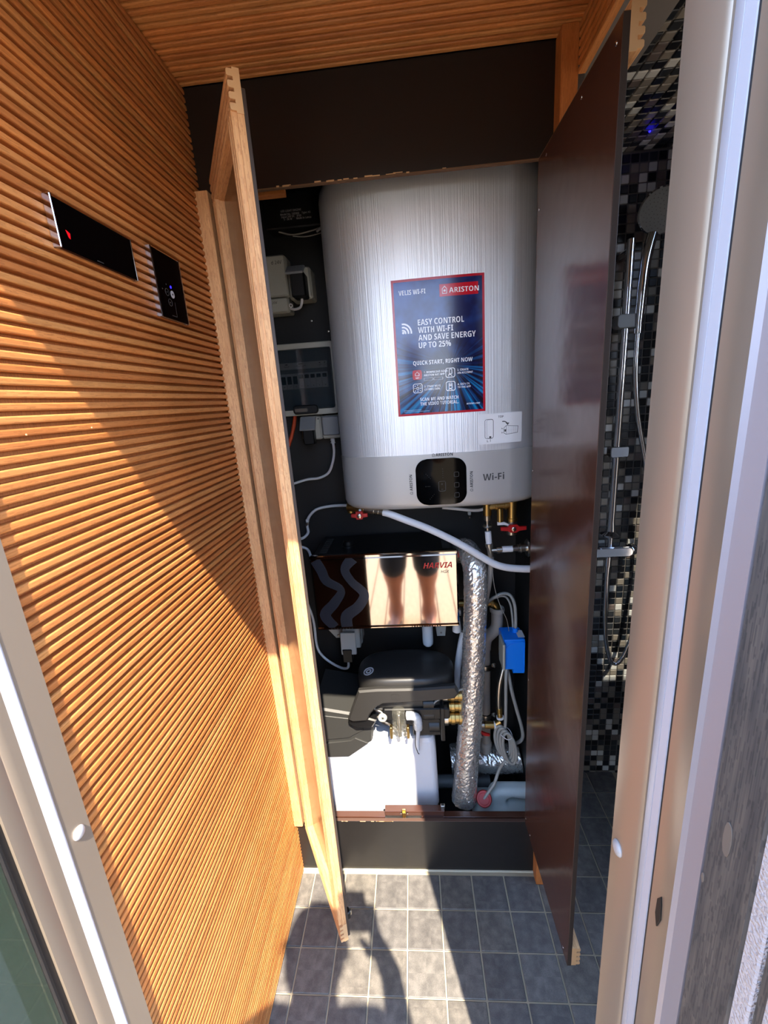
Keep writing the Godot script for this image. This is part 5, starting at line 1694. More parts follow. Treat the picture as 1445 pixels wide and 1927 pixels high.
func build_pipes() -> void:
	# cold and safety valve group under the heater at the right
	var t := thing("valve_group", "brass safety valve group with red butterfly handle under the heater's right end", "valve", Vector3(0.23, 1.07, -0.13))
	var st := begin()
	add_rod(st, Vector3(0.262, 1.16, -0.14), Vector3(0.262, 1.088, -0.14), 0.0125, 24)
	add_rod(st, Vector3(0.262, 1.150, -0.14), Vector3(0.262, 1.142, -0.14), 0.0145, 24)
	add_rod(st, Vector3(0.262, 1.098, -0.14), Vector3(0.262, 1.088, -0.14), 0.0148, 24)
	add_rod(st, Vector3(0.195, 1.132, -0.14), Vector3(0.262, 1.136, -0.14), 0.0105, 24)
	add_rod(st, Vector3(0.215, 1.133, -0.14), Vector3(0.221, 1.1335, -0.14), 0.0125, 24)
	nut_on(st, Vector3(0.240, 1.1345, -0.14), Vector3(0.247, 1.135, -0.14), 0.0135)
	add_rod(st, Vector3(0.195, 1.155, -0.14), Vector3(0.195, 1.108, -0.14), 0.0115, 24)
	add_rod(st, Vector3(0.228, 1.128, -0.133), Vector3(0.228, 1.090, -0.130), 0.0082, 24)
	part(t, "body", st.commit(), M.brass)
	st = begin()
	nut_on(st, Vector3(0.195, 1.108, -0.14), Vector3(0.195, 1.093, -0.14), 0.0105)
	add_rod(st, Vector3(0.195, 1.093, -0.14), Vector3(0.196, 1.062, -0.14), 0.0045, 16)
	add_lathe(st, [Vector2(0, 0), Vector2(0.012, 0.0), Vector2(0.014, 0.003), Vector2(0.012, 0.006), Vector2(0, 0.006)], 20, Transform3D(Basis.IDENTITY, Vector3(0.196, 1.074, -0.14)))
	part(t, "nickel_union", st.commit(), M.nickel)
	part(t, "nickel_socket", rod(Vector3(0.262, 1.090, -0.14), Vector3(0.262, 1.050, -0.14), 0.0135, 24), M.nickel)
	butterfly(t, Vector3(0.262, 1.072, -0.124), 0.0345)
	part(t, "relief_lever", slab(PackedVector2Array([Vector2(-0.008, 0.005), Vector2(-0.008, -0.004), Vector2(0.010, -0.004), Vector2(0.026, -0.009), Vector2(0.026, -0.005), Vector2(0.012, 0.004)]), 0.008, 0.001), M.white_plastic, Vector3(0.228, 1.086, -0.132))
	# white branch with tee and wall flange
	var b := thing("pipe_branch", "white pipe branch with nickel tee running to a wall flange at right", "pipe", Vector3(0.24, 1.0, -0.13))
	part(b, "pipe", rod(Vector3(0.1965, 1.062, -0.138), Vector3(0.1985, 1.026, -0.134), 0.0088), M.pipe_white)
	st = begin()
	nut_on(st, Vector3(0.1985, 1.028, -0.134), Vector3(0.1995, 1.017, -0.133), 0.0115)
	add_rod(st, Vector3(0.1995, 1.018, -0.133), Vector3(0.203, 0.990, -0.13), 0.0085, 20)
	add_rod(st, Vector3(0.202, 1.008, -0.131), Vector3(0.222, 1.009, -0.13), 0.0065, 20)
	nut_on(st, Vector3(0.218, 1.009, -0.13), Vector3(0.2265, 1.009, -0.13), 0.0105)
	nut_on(st, Vector3(0.2265, 1.0095, -0.13), Vector3(0.234, 1.010, -0.13), 0.0095)
	part(b, "tee", st.commit(), M.nickel)
	st = begin()
	nut_on(st, Vector3(0.262, 1.0105, -0.13), Vector3(0.276, 1.011, -0.13), 0.0098)
	add_rod(st, Vector3(0.276, 1.011, -0.13), Vector3(0.300, 1.0115, -0.13), 0.0115, 24)
	add_rod(st, Vector3(0.282, 1.011, -0.13), Vector3(0.286, 1.011, -0.13), 0.0135, 24)
	part(b, "wall_fitting", st.commit(), M.nickel)
	part(b, "pipe", rod(Vector3(0.233, 1.010, -0.13), Vector3(0.262, 1.0105, -0.13), 0.0088), M.pipe_white)
	part(b, "flange", lathe([Vector2(0, 0), Vector2(0.024, 0), Vector2(0.026, 0.002), Vector2(0.022, 0.006), Vector2(0.0, 0.007)], 28), M.nickel, Vector3(0.305, 1.0115, -0.13), aim(Vector3(-1, 0, 0)))
	solo("grey_pipe", tube([Vector3(0.204, 0.992, -0.135), Vector3(0.203, 0.94, -0.145), Vector3(0.200, 0.89, -0.155), Vector3(0.194, 0.84, -0.17), Vector3(0.187, 0.78, -0.19)], 0.0085, 14), M.pipe_grey, "grey pipe dropping from the nickel tee behind the foil pipe", "pipe")
	# drain valve at the left and the long white pipe
	var v := thing("valve_group", "brass drain valve with small red handle under the heater's left end", "valve", Vector3(-0.15, 1.13, -0.14))
	st = begin()
	add_rod(st, Vector3(-0.185, 1.158, -0.16), Vector3(-0.185, 1.13, -0.16), 0.010, 20)
	add_rod(st, Vector3(-0.19, 1.150, -0.145), Vector3(-0.14, 1.146, -0.125), 0.010, 20)
	nut_on(st, Vector3(-0.165, 1.149, -0.136), Vector3(-0.154, 1.148, -0.132), 0.0125)
	add_rod(st, Vector3(-0.155, 1.175, -0.16), Vector3(-0.155, 1.140, -0.14), 0.009, 20)
	part(v, "body", st.commit(), M.brass)
	st = begin()
	nut_on(st, Vector3(-0.128, 1.1455, -0.120), Vector3(-0.113, 1.1435, -0.116), 0.0105)
	nut_on(st, Vector3(-0.110, 1.143, -0.115), Vector3(-0.100, 1.1415, -0.112), 0.0108)
	add_rod(st, Vector3(-0.142, 1.146, -0.125), Vector3(-0.085, 1.139, -0.108), 0.0075, 20)
	part(v, "nickel_fittings", st.commit(), M.nickel)
	butterfly(v, Vector3(-0.154, 1.134, -0.112), 0.0225)
	part(v, "stem", rod(Vector3(-0.153, 1.150, -0.117), Vector3(-0.153, 1.122, -0.113), 0.0035, 12), M.pipe_white)
	solo("water_pipe", tube([Vector3(-0.088, 1.1395, -0.109), Vector3(-0.070, 1.135, -0.104), Vector3(-0.03, 1.118, -0.10), Vector3(0.023, 1.094, -0.10), Vector3(0.075, 1.066, -0.10), Vector3(0.121, 1.038, -0.10), Vector3(0.16, 1.011, -0.10), Vector3(0.192, 0.989, -0.10), Vector3(0.215, 0.976, -0.10), Vector3(0.245, 0.967, -0.10), Vector3(0.285, 0.962, -0.10), Vector3(0.318, 0.961, -0.10)], 0.0098, 18), M.pipe_white, "long white water pipe sloping from under the heater to the right", "pipe")
	# white signal cables along the back
	solo("cable", tube([Vector3(-0.19, 1.108, -0.335), Vector3(-0.24, 1.109, -0.34), Vector3(-0.283, 1.108, -0.343), Vector3(-0.328, 1.099, -0.345), Vector3(-0.356, 1.075, -0.345), Vector3(-0.366, 1.046, -0.345), Vector3(-0.366, 1.02, -0.345), Vector3(-0.385, 1.002, -0.345), Vector3(-0.41, 0.999, -0.345)], 0.0048, 10), M.pipe_white, "white cable curving along the cupboard back left under the heater", "cable")
	solo("cable", tube([Vector3(-0.395, 0.972, -0.34), Vector3(-0.378, 0.966, -0.34), Vector3(-0.368, 0.95, -0.34), Vector3(-0.364, 0.92, -0.338), Vector3(-0.362, 0.86, -0.338)], 0.0045, 10), M.pipe_white, "short white cable going down behind the steam generator's left end", "cable")
	solo("cable", tube([Vector3(0.08, 1.108, -0.25), Vector3(0.127, 1.101, -0.25), Vector3(0.16, 1.098, -0.24), Vector3(0.185, 1.102, -0.22), Vector3(0.20, 1.112, -0.20)], 0.0048, 10), M.pipe_white, "white cable disappearing behind the brass valve group", "cable")
	for q in [[-0.363, 1.062, -0.340, "small white cable clip at the left cupboard back"], [0.173, 1.060, -0.340, "small white cable clip below the brass valve group"]]:
		var cl := thing("cable_clip", q[3], "cable clip", Vector3(q[0], q[1] - 0.01, q[2]))
		part(cl, "base", box(Vector3(0.010, 0.012, 0.012), 0.002), M.white_plastic, Vector3(q[0], q[1], q[2] - 0.005))
		part(cl, "nail", rod(Vector3(q[0] + 0.004, q[1] - 0.006, q[2] + 0.004), Vector3(q[0] - 0.003, q[1] - 0.012, q[2] + 0.012), 0.0035, 12), M.nickel)
	# foil-wrapped steam pipe
	var fp := [Vector3(0.125, 0.955, -0.26), Vector3(0.138, 0.985, -0.215), Vector3(0.150, 0.985, -0.165), Vector3(0.157, 0.955, -0.125), Vector3(0.156, 0.90, -0.11), Vector3(0.1535, 0.83, -0.105), Vector3(0.149, 0.75, -0.10), Vector3(0.145, 0.66, -0.10), Vector3(0.140, 0.57, -0.10), Vector3(0.133, 0.47, -0.10), Vector3(0.125, 0.38, -0.10), Vector3(0.117, 0.28, -0.10), Vector3(0.110, 0.20, -0.10), Vector3(0.107, 0.165, -0.10)]
	var dense := smooth_path(fp, 14)
	var rr := []
	for i in dense.size():
		var e: int = dense.size() - 1 - i
		rr.append(0.033 + (0.0065 if i > dense.size() * 0.5 else 0.0) * float(i - dense.size() * 0.5) / (dense.size() * 0.5) - (0.004 if e == 1 else 0.0) - (0.012 if e == 0 else 0.0))
	st = begin()
	add_tube(st, dense, rr, 40, 0.0019)
	solo("foil_pipe", st.commit(), M.foil, "crumpled silver foil pipe standing in front of the drain", "insulated pipe")
	st = begin()
	var hp := smooth_path([Vector3(0.080, 0.172, -0.256), Vector3(0.13, 0.174, -0.256), Vector3(0.19, 0.171, -0.256), Vector3(0.25, 0.170, -0.256), Vector3(0.322, 0.177, -0.256)], 10)
	add_tube(st, hp, 0.0485, 40, 0.0024)
	solo("foil_pipe", st.commit(), M.foil, "thick crumpled foil pipe lying horizontally behind the upright one", "insulated pipe")
	solo("grey_pipe", tube([Vector3(0.0, 0.055, -0.27), Vector3(0.10, 0.056, -0.27), Vector3(0.22, 0.060, -0.27)], 0.022, 20), M.drain_grey, "grey pipe lying low behind the foil pipe", "pipe")
	solo("flat_tube", tube([Vector3(0.133, 0.70, -0.225), Vector3(0.122, 0.65, -0.222), Vector3(0.112, 0.585, -0.22), Vector3(0.107, 0.505, -0.22), Vector3(0.110, 0.42, -0.22)], 0.011, 12), M.pipe_white, "pale tube curving behind the left side of the foil pipe", "hose")
	# steam generator outlet and drain
	var o := thing("brass_elbow", "brass elbow feeding the grey drain pipe beside the foil pipe", "pipe fitting", Vector3(0.235, 0.77, -0.25))
	part(o, "body", tube([Vector3(0.115, 0.787, -0.25), Vector3(0.19, 0.787, -0.25), Vector3(0.216, 0.787, -0.25), Vector3(0.232, 0.784, -0.25), Vector3(0.240, 0.772, -0.25), Vector3(0.241, 0.755, -0.25)], 0.0125, 16), M.brass)
	part(o, "ring", rod(Vector3(0.222, 0.787, -0.25), Vector3(0.230, 0.786, -0.25), 0.015, 20), M.brass)
	part(o, "nut", rod(Vector3(0.112, 0.775, -0.22), Vector3(0.124, 0.775, -0.22), 0.014, 8), M.white_plastic)
	var dp := thing("drain_pipe", "grey plastic drain pipe with socket and double bend, clamped to back", "drain pipe", Vector3(0.205, 0.14, -0.25))
	part(dp, "socket", lathe([Vector2(0, 0), Vector2(0.0185, 0), Vector2(0.0185, 0.040), Vector2(0.0225, 0.043), Vector2(0.0235, 0.052), Vector2(0.0215, 0.057), Vector2(0.017, 0.057), Vector2(0.016, 0.04), Vector2(0, 0.04)], 28), M.pipe_grey, Vector3(0.243, 0.712, -0.25))
	part(dp, "bend", tube([Vector3(0.243, 0.725, -0.25), Vector3(0.242, 0.706, -0.25), Vector3(0.236, 0.690, -0.25), Vector3(0.222, 0.674, -0.25), Vector3(0.210, 0.660, -0.25), Vector3(0.2055, 0.642, -0.25), Vector3(0.204, 0.62, -0.25)], 0.0188, 20), M.pipe_grey)
	part(dp, "pipe", rod(Vector3(0.2045, 0.64, -0.25), Vector3(0.2035, 0.215, -0.25), 0.0160, 24), M.pipe_grey)
	part(dp, "coupling", lathe([Vector2(0, 0), Vector2(0.0195, 0), Vector2(0.0195, 0.022), Vector2(0.0215, 0.026), Vector2(0.0215, 0.036), Vector2(0.018, 0.040), Vector2(0.016, 0.042), Vector2(0, 0.042)], 28), M.pipe_grey, Vector3(0.2035, 0.212, -0.25))
	for y in [0.556, 0.362]:
		var c := thing("pipe_clamp", "upper steel clamp with rubber ring on the grey drain pipe" if y > 0.5 else "lower steel clamp with rubber ring on the grey drain pipe", "pipe clamp", Vector3(0.204, y - 0.01, -0.25))
		part(c, "band", lathe([Vector2(0.0165, -0.008), Vector2(0.019, -0.008), Vector2(0.0195, -0.006), Vector2(0.0195, 0.006), Vector2(0.019, 0.008), Vector2(0.0165, 0.008)], 28), M.nickel, Vector3(0.204, y, -0.25))
		part(c, "rubber", lathe([Vector2(0.0162, -0.0105), Vector2(0.0185, -0.0105), Vector2(0.0185, 0.0105), Vector2(0.0162, 0.0105)], 28), M.gasket, Vector3(0.204, y, -0.25))
		part(c, "ear", rplate(0.014, 0.016, 0.004, 0.005, 0.001), M.nickel, Vector3(0.2315, y + 0.003, -0.25))
		part(c, "bolt", rod(Vector3(0.232, y + 0.003, -0.256), Vector3(0.232, y + 0.003, -0.236), 0.0032, 8), M.nickel)
		part(c, "wall_rod", rod(Vector3(0.204, y, -0.268), Vector3(0.204, y, -0.36), 0.004, 12), M.nickel)
	# pump box, hoses
	var p := thing("condensate_pump", "bright blue plastic pump box hanging at the right", "pump", Vector3(0.275, 0.60, -0.17))
	part(p, "body", slab(PackedVector2Array([Vector2(-0.031, 0.049), Vector2(-0.031, -0.045), Vector2(-0.005, -0.046), Vector2(-0.004, -0.059), Vector2(0.030, -0.060), Vector2(0.031, 0.049), Vector2(0.024, 0.052), Vector2(-0.026, 0.052)]), 0.085, 0.003), M.blue_plastic, Vector3(0.274, 0.662, -0.225))
	part(p, "side_cover", slab(PackedVector2Array([Vector2(-0.030, 0.044), Vector2(-0.034, 0.02), Vector2(-0.036, -0.01), Vector2(-0.028, -0.044), Vector2(0.030, -0.044), Vector2(0.030, 0.044)]), 0.007, 0.002), M.box_grey, Vector3(0.243, 0.668, -0.155), Basis(Vector3.UP, -PI / 2) * Basis(Vector3(0, 0, 1), 0.0))
	part(p, "lid", rplate(0.062, 0.07, 0.006, 0.004, 0.002), M.blue_plastic, Vector3(0.274, 0.711, -0.178), Basis(Vector3.RIGHT, -PI / 2))
	part(p, "top_port", rod(Vector3(0.285, 0.712, -0.19), Vector3(0.286, 0.730, -0.19), 0.009, 16), M.blue_plastic)
	part(p, "arc_rib", tube([Vector3(0.246, 0.672, -0.1395), Vector3(0.250, 0.692, -0.1395), Vector3(0.262, 0.704, -0.1395), Vector3(0.285, 0.709, -0.1395)], 0.0012, 6), M.blue_plastic)
	part(p, "side_rib", box(Vector3(0.003, 0.10, 0.004), 0.0008), M.blue_plastic, Vector3(0.302, 0.66, -0.1395))
	part(p, "rating_label", box(Vector3(0.020, 0.0006, 0.040), 0.0002), M.label_paper, Vector3(0.297, 0.7178, -0.175))
	part(p, "bottom_port", rod(Vector3(0.256, 0.622, -0.17), Vector3(0.256, 0.604, -0.165), 0.010, 16), M.black_plastic)
	solo("vent_hose", tube([Vector3(0.195, 0.790, -0.21), Vector3(0.210, 0.816, -0.205), Vector3(0.228, 0.831, -0.20), Vector3(0.249, 0.841, -0.20), Vector3(0.272, 0.835, -0.20), Vector3(0.285, 0.806, -0.197), Vector3(0.288, 0.763, -0.193), Vector3(0.287, 0.722, -0.19)], 0.0050, 10), M.hose_grey, "thin grey hose arching from behind the foil pipe into the blue box", "hose")
	solo("vent_hose", tube([Vector3(0.190, 0.778, -0.215), Vector3(0.206, 0.804, -0.212), Vector3(0.224, 0.820, -0.209), Vector3(0.248, 0.829, -0.208), Vector3(0.264, 0.823, -0.207), Vector3(0.275, 0.798, -0.203), Vector3(0.279, 0.76, -0.198), Vector3(0.281, 0.718, -0.193)], 0.0032, 10), M.hose_grey, "thinner grey hose arching just inside the other into the blue box", "hose")
	solo("sensor_wire", tube([Vector3(0.203, 0.985, -0.12), Vector3(0.212, 0.90, -0.13), Vector3(0.232, 0.83, -0.15), Vector3(0.256, 0.77, -0.17), Vector3(0.266, 0.722, -0.185)], 0.0009, 6), M.pipe_grey, "hair-thin wire running from the nickel tee down to the blue box", "cable")
	var bh := thing("braided_hose", "braided steel hose with brass end hanging under the blue box", "hose", Vector3(0.23, 0.41, -0.14))
	part(bh, "hose", tube([Vector3(0.247, 0.625, -0.165), Vector3(0.242, 0.605, -0.155), Vector3(0.230, 0.562, -0.145), Vector3(0.226, 0.515, -0.14), Vector3(0.2275, 0.478, -0.14)], 0.0072, 14), M.nickel)
	var bs := begin()
	nut_on(bs, Vector3(0.228, 0.482, -0.14), Vector3(0.229, 0.463, -0.14), 0.0095)
	add_rod(bs, Vector3(0.229, 0.463, -0.14), Vector3(0.231, 0.44, -0.14), 0.0085, 20)
	add_rod(bs, Vector3(0.233, 0.432, -0.14), Vector3(0.214, 0.418, -0.14), 0.0095, 20)
	part(bh, "end_fitting", bs.commit(), M.brass)
	part(bh, "collar", rod(Vector3(0.2305, 0.450, -0.14), Vector3(0.2312, 0.443, -0.14), 0.0118, 20), M.white_plastic)
	var bv := thing("ball_valve", "small brass ball valve with red lever right of the foil pipe", "valve", Vector3(0.19, 0.40, -0.14))
	var vs := begin()
	add_rod(vs, Vector3(0.182, 0.418, -0.14), Vector3(0.214, 0.417, -0.14), 0.0115, 20)
	part(bv, "body", vs.commit(), M.brass)
	part(bv, "end_ring", rod(Vector3(0.211, 0.417, -0.14), Vector3(0.2165, 0.417, -0.14), 0.0128, 20), M.white_plastic)
	part(bv, "end_nut", rod(Vector3(0.168, 0.418, -0.14), Vector3(0.182, 0.418, -0.14), 0.0105, 6), M.nickel)
	part(bv, "handle", slab(PackedVector2Array([Vector2(-0.016, 0.010), Vector2(-0.016, 0.0), Vector2(-0.004, -0.008), Vector2(0.012, -0.010), Vector2(0.013, -0.003), Vector2(0.002, 0.001)]), 0.007, 0.001), M.red_paint, Vector3(0.183, 0.401, -0.128))
	part(bv, "stem_nut", rod(Vector3(0.169, 0.395, -0.128), Vector3(0.169, 0.395, -0.114), 0.0042, 6), M.nickel)
	# coiled dosing tube down into the canister
	var ct := thing("dosing_tube", "clear-grey coiled tube tied up above the canister", "hose", Vector3(0.24, 0.17, -0.13))
	part(ct, "supply", tube([Vector3(0.252, 0.622, -0.15), Vector3(0.247, 0.58, -0.135), Vector3(0.246, 0.52, -0.13), Vector3(0.2455, 0.46, -0.128), Vector3(0.243, 0.42, -0.125)], 0.0050, 10), M.hose_grey)
	for k in 4:
		var cp := []
		var cx := 0.245 + (k - 1.5) * 0.006
		var cy := 0.366 - k * 0.003
		for i in 15:
			var a := TAU * i / 14.0
			cp.append(Vector3(cx + cos(a) * (0.022 - k * 0.0012) + sin(a) * -0.008, cy + sin(a) * 0.058, -0.128 + k * 0.0065 + cos(a) * 0.004))
		part(ct, "coil", tube(cp, 0.0046, 10), M.hose_grey)
	part(ct, "tie", tube([Vector3(0.226, 0.405, -0.115), Vector3(0.245, 0.402, -0.096), Vector3(0.262, 0.404, -0.108), Vector3(0.250, 0.415, -0.13), Vector3(0.226, 0.405, -0.115)], 0.0012, 6), M.pipe_white)
	part(ct, "drop", tube([Vector3(0.252, 0.305, -0.12), Vector3(0.238, 0.292, -0.12), Vector3(0.222, 0.262, -0.118), Vector3(0.206, 0.228, -0.104), Vector3(0.186, 0.204, -0.094), Vector3(0.1697, 0.184, -0.087)], 0.0050, 10), M.hose_grey)
	solo("pump_lead", tube([Vector3(0.256, 0.606, -0.165), Vector3(0.260, 0.585, -0.155), Vector3(0.268, 0.535, -0.15), Vector3(0.284, 0.466, -0.15), Vector3(0.300, 0.40, -0.15), Vector3(0.304, 0.365, -0.15), Vector3(0.296, 0.345, -0.15), Vector3(0.278, 0.336, -0.15), Vector3(0.262, 0.336, -0.15)], 0.0056, 12), M.hose_grey, "grey lead bending from the blue box down to the tied coil", "cable")

# ------------------------------------------------------------------ small things
func build_small() -> void:
	# canister
	var f := func(p: Vector3) -> float:
		var q := p - Vector3(0.24, 0.0, -0.142)
		var d := sd_box(q, Vector3(0, 0.060, 0), Vector3(0.092, 0.058, 0.055), 0.018)
		d = smin(d, sd_box(q, Vector3(0.030, 0.128, 0), Vector3(0.072, 0.050, 0.026), 0.020), 0.02)
		d = smin(d, sd_bone(q, Vector3(-0.060, 0.105, 0.012), Vector3(-0.067, 0.160, 0.036), 0.040, 0.024), 0.035)
		var hole := sd_bone(Vector3(q.x, q.y, 0), Vector3(0.026, 0.132, 0), Vector3(0.085, 0.116, 0), 0.017, 0.022)
		return -smin(-d, hole, 0.012)
	var t := thing("canister", "pale translucent plastic canister with red cap on the cupboard floor", "canister", Vector3(0.24, 0.002, -0.142))
	part(t, "body", nets(f, Vector3(0.135, 0.0, -0.215), Vector3(0.345, 0.23, -0.070), 0.005), M.can_plastic)
	var d := Vector3(-0.10, 0.70, 0.70).normalized()
	part(t, "neck", lathe([Vector2(0, 0), Vector2(0.022, 0), Vector2(0.023, 0.010), Vector2(0.0245, 0.012), Vector2(0.0245, 0.015), Vector2(0, 0.015)], 28), M.label_paper, Vector3(0.1725, 0.166, -0.105), aim(d))
	var capst := begin()
	var n := 36
	add_lathe(capst, [Vector2(0, 0), Vector2(0.0235, 0), Vector2(0.0242, 0.001), Vector2(0.0238, 0.017), Vector2(0.022, 0.019), Vector2(0.017, 0.0192), Vector2(0.016, 0.0178), Vector2(0, 0.0178)], n)
	for i in n:
		var a := TAU * i / n
		add_box(capst, Vector3.ZERO, Vector3(0.0012, 0.015, 0.0018), 0.0004, Transform3D(Basis(Vector3.UP, -a), Vector3(cos(a) * 0.0241, 0.009, sin(a) * 0.0241)))
	part(t, "cap", capst.commit(), M.red_paint, Vector3(0.1725, 0.166, -0.105) + d * 0.012, aim(d))
	# catch piece on the sill
	var k := thing("door_catch", "brown wooden catch piece with brass clip on the sill", "door catch", Vector3(-0.05, 0.16, -0.04))
	part(k, "block", box(Vector3(0.182, 0.022, 0.022), 0.001), M.brown_film, Vector3(-0.051, 0.204, -0.029))
	part(k, "ledge", box(Vector3(0.112, 0.012, 0.010), 0.001), M.black_film, Vector3(-0.086, 0.193, -0.0135))
	part(k, "ledge", box(Vector3(0.062, 0.015, 0.012), 0.001), M.brown_film, Vector3(0.006, 0.191, -0.0135))
	part(k, "clip", rplate(0.012, 0.034, 0.003, 0.002, 0.0006), M.brass, Vector3(-0.083, 0.210, -0.0165))
	part(k, "clip_jaw", rod(Vector3(-0.0855, 0.196, -0.012), Vector3(-0.0855, 0.218, -0.012), 0.0026, 10), M.brass)
	part(k, "clip_jaw", rod(Vector3(-0.0805, 0.196, -0.012), Vector3(-0.0805, 0.218, -0.012), 0.0026, 10), M.brass)
	for s in [-1.0, 1.0]:
		part(k, "screw", lathe([Vector2(0, 0), Vector2(0.0032, 0), Vector2(0.0026, 0.0014), Vector2(0, 0.0018)], 12), M.chrome, Vector3(-0.083 + s * 0.010, 0.208, -0.0178), aim(Vector3(0, 0, 1)))
	part(k, "bracket", box(Vector3(0.012, 0.010, 0.010), 0.001), M.nickel, Vector3(0.036, 0.219, -0.032))
	var sill := struct("trim", box(Vector3(0.70, 0.014, 0.020), 0.001), M.brown_film, Vector3(-0.06, 0.1905, -0.0245), "dark brown sill along the cupboard opening")
	sill.set_meta("label", "dark brown sill along the cupboard opening")
	# control panels on the ribbed wall (they face +x)
	var face := Basis(Vector3(0, 0, -1), Vector3(0, 1, 0), Vector3(1, 0, 0))
	var a := thing("control_panel", "long black glass control panel with chrome end and red mark on ribbed wall", "control panel", Vector3(-0.415, 1.634, 0.378))
	part(a, "back_frame", box(Vector3(0.006, 0.056, 0.148), 0.001), M.chrome, Vector3(-0.4125, 1.6635, 0.3785))
	part(a, "glass", box(Vector3(0.003, 0.055, 0.146), 0.0008), M.black_glass, Vector3(-0.4078, 1.6635, 0.3780))
	var e := part(a, "chrome_end", box(Vector3(0.0105, 0.057, 0.0035), 0.0008), M.chrome, Vector3(-0.4095, 1.6635, 0.4535))
	part(a, "chrome_end", box(Vector3(0.0085, 0.057, 0.002), 0.0005), M.chrome, Vector3(-0.4105, 1.6635, 0.3040))
	part(a, "indicator", slab(PackedVector2Array([Vector2(-0.0035, 0.004), Vector2(-0.001, 0.0035), Vector2(0.003, 0.002), Vector2(0.0018, -0.0045), Vector2(-0.0006, -0.0035)]), 0.0003), M.red_spark, Vector3(-0.4063, 1.6545, 0.4355), face)
	part(a, "mark", box(Vector3(0.0003, 0.0012, 0.012), 0.0001), M.print_grey, Vector3(-0.4062, 1.6385, 0.385))
	var b := thing("control_panel", "smaller upright black glass control panel with chrome sides and round keys", "control panel", Vector3(-0.415, 1.592, 0.2085))
	part(b, "back_frame", box(Vector3(0.006, 0.106, 0.090), 0.001), M.chrome, Vector3(-0.4125, 1.6475, 0.2088))
	part(b, "glass", box(Vector3(0.003, 0.106, 0.080), 0.0008), M.black_glass, Vector3(-0.4078, 1.6475, 0.2088))
	for s in [-1.0, 1.0]:
		part(b, "chrome_side", box(Vector3(0.0085, 0.108, 0.004), 0.001), M.chrome, Vector3(-0.4095, 1.6475, 0.2088 + s * 0.0435))
	var z := -0.4063
	part(b, "round_key", ring_mesh(0.0, 0.0062), M.print_white, Vector3(z, 1.637, 0.2065), face)
	part(b, "key_dot", ring_mesh(0.0, 0.0014), M.print_black, Vector3(z + 0.0004, 1.637, 0.2065), face)
	part(b, "round_key", ring_mesh(0.0052, 0.0060), M.print_grey, Vector3(z, 1.6375, 0.2235), face)
	part(b, "round_key", ring_mesh(0.0052, 0.0060), M.print_grey, Vector3(z, 1.622, 0.2185), face)
	for q in [[1.6375, 0.2235], [1.622, 0.2185], [1.640, 0.237], [1.650, 0.2225]]:
		part(b, "key_dot", ring_mesh(0.0, 0.0011), M.print_grey, Vector3(z, q[0], q[1]), face)
	part(b, "blue_mark", ring_mesh(0.0, 0.0022), M.blue_spark, Vector3(z, 1.6485, 0.2085), face)
	part(b, "print_line", box(Vector3(0.0003, 0.024, 0.0006), 0.0001), M.print_grey, Vector3(z, 1.613, 0.203))
	part(b, "print_line", box(Vector3(0.0003, 0.0012, 0.016), 0.0001), M.print_grey, Vector3(z, 1.601, 0.2115))

# ------------------------------------------------------------------ outside the doorway
func build_outside() -> void:
	# reveal of rough boards right of the door frame
	var p := struct("wall_reveal", box(Vector3(0.03, 2.0, 0.0415), 0.0015), M.dark_plank, Vector3(0.2155, 0.94, 0.7685), "weathered dark plank beside the aluminium door frame")
	part(p, "white_board", box(Vector3(0.03, 2.0, 0.0125), 0.0012), M.white_rough, Vector3(0.2155, 0.94, 0.7960))
	part(p, "dark_gap", box(Vector3(0.03, 2.0, 0.008), 0.0006), M.dark_plank, Vector3(0.2185, 0.94, 0.8063))
	part(p, "white_board", box(Vector3(0.03, 2.0, 0.016), 0.0012), M.white_rough, Vector3(0.2155, 0.94, 0.8185))
	# knots and peeled patches on the plank
	for q in [[1.127, 0.765, 0.016, 0.0034], [1.071, 0.7502, 0.004, 0.0016]]:
		var g := PackedVector2Array()
		for i in 14:
			var an := TAU * i / 14.0
			var wob := 0.82 + 0.30 * absf(sin(i * 2.7 + q[2] * 90.0))
			g.append(Vector2(cos(an) * q[3] * wob, sin(an) * q[2] * wob))
		part(p, "peeled_patch", slab(g, 0.0006, 0.0002), M.peeled, Vector3(0.2004, q[0], q[1]), Basis(Vector3(0, 0, -1), Vector3(0, 1, 0), Vector3(1, 0, 0)) * Basis(Vector3.UP, PI))
	# deck
	var d := struct("floor", box(Vector3(5.0, 0.03, 4.2), 0.002), M.gasket, Vector3(0, -0.075, 2.86), "wooden deck outside the entry")
	var bd := profile_run(PackedVector2Array([Vector2(-0.058, -0.028), Vector2(-0.058, -0.002), Vector2(-0.056, 0), Vector2(0.056, 0), Vector2(0.058, -0.002), Vector2(0.058, -0.028)]), 4.2)
	for i in 40:
		part(d, "plank", bd, M.deck_wood, Vector3(-2.4 + i * 0.123, -0.032, 0.77))

# ------------------------------------------------------------------ the person taking the picture, outside behind the camera
func field(bones: Array, k: float, grow := 0.0) -> Callable:
	return func(p: Vector3) -> float:
		var d := 1e3
		for b in bones:
			var e := sd_bone(p, b[0], b[1], b[2], b[3])
			d = smin(d, e, k) if absf(d - e) < k else minf(d, e)
		return d - grow

func add_surface_of(into: SurfaceTool, m: ArrayMesh) -> void:
	into.append_from(m, 0, Transform3D.IDENTITY)

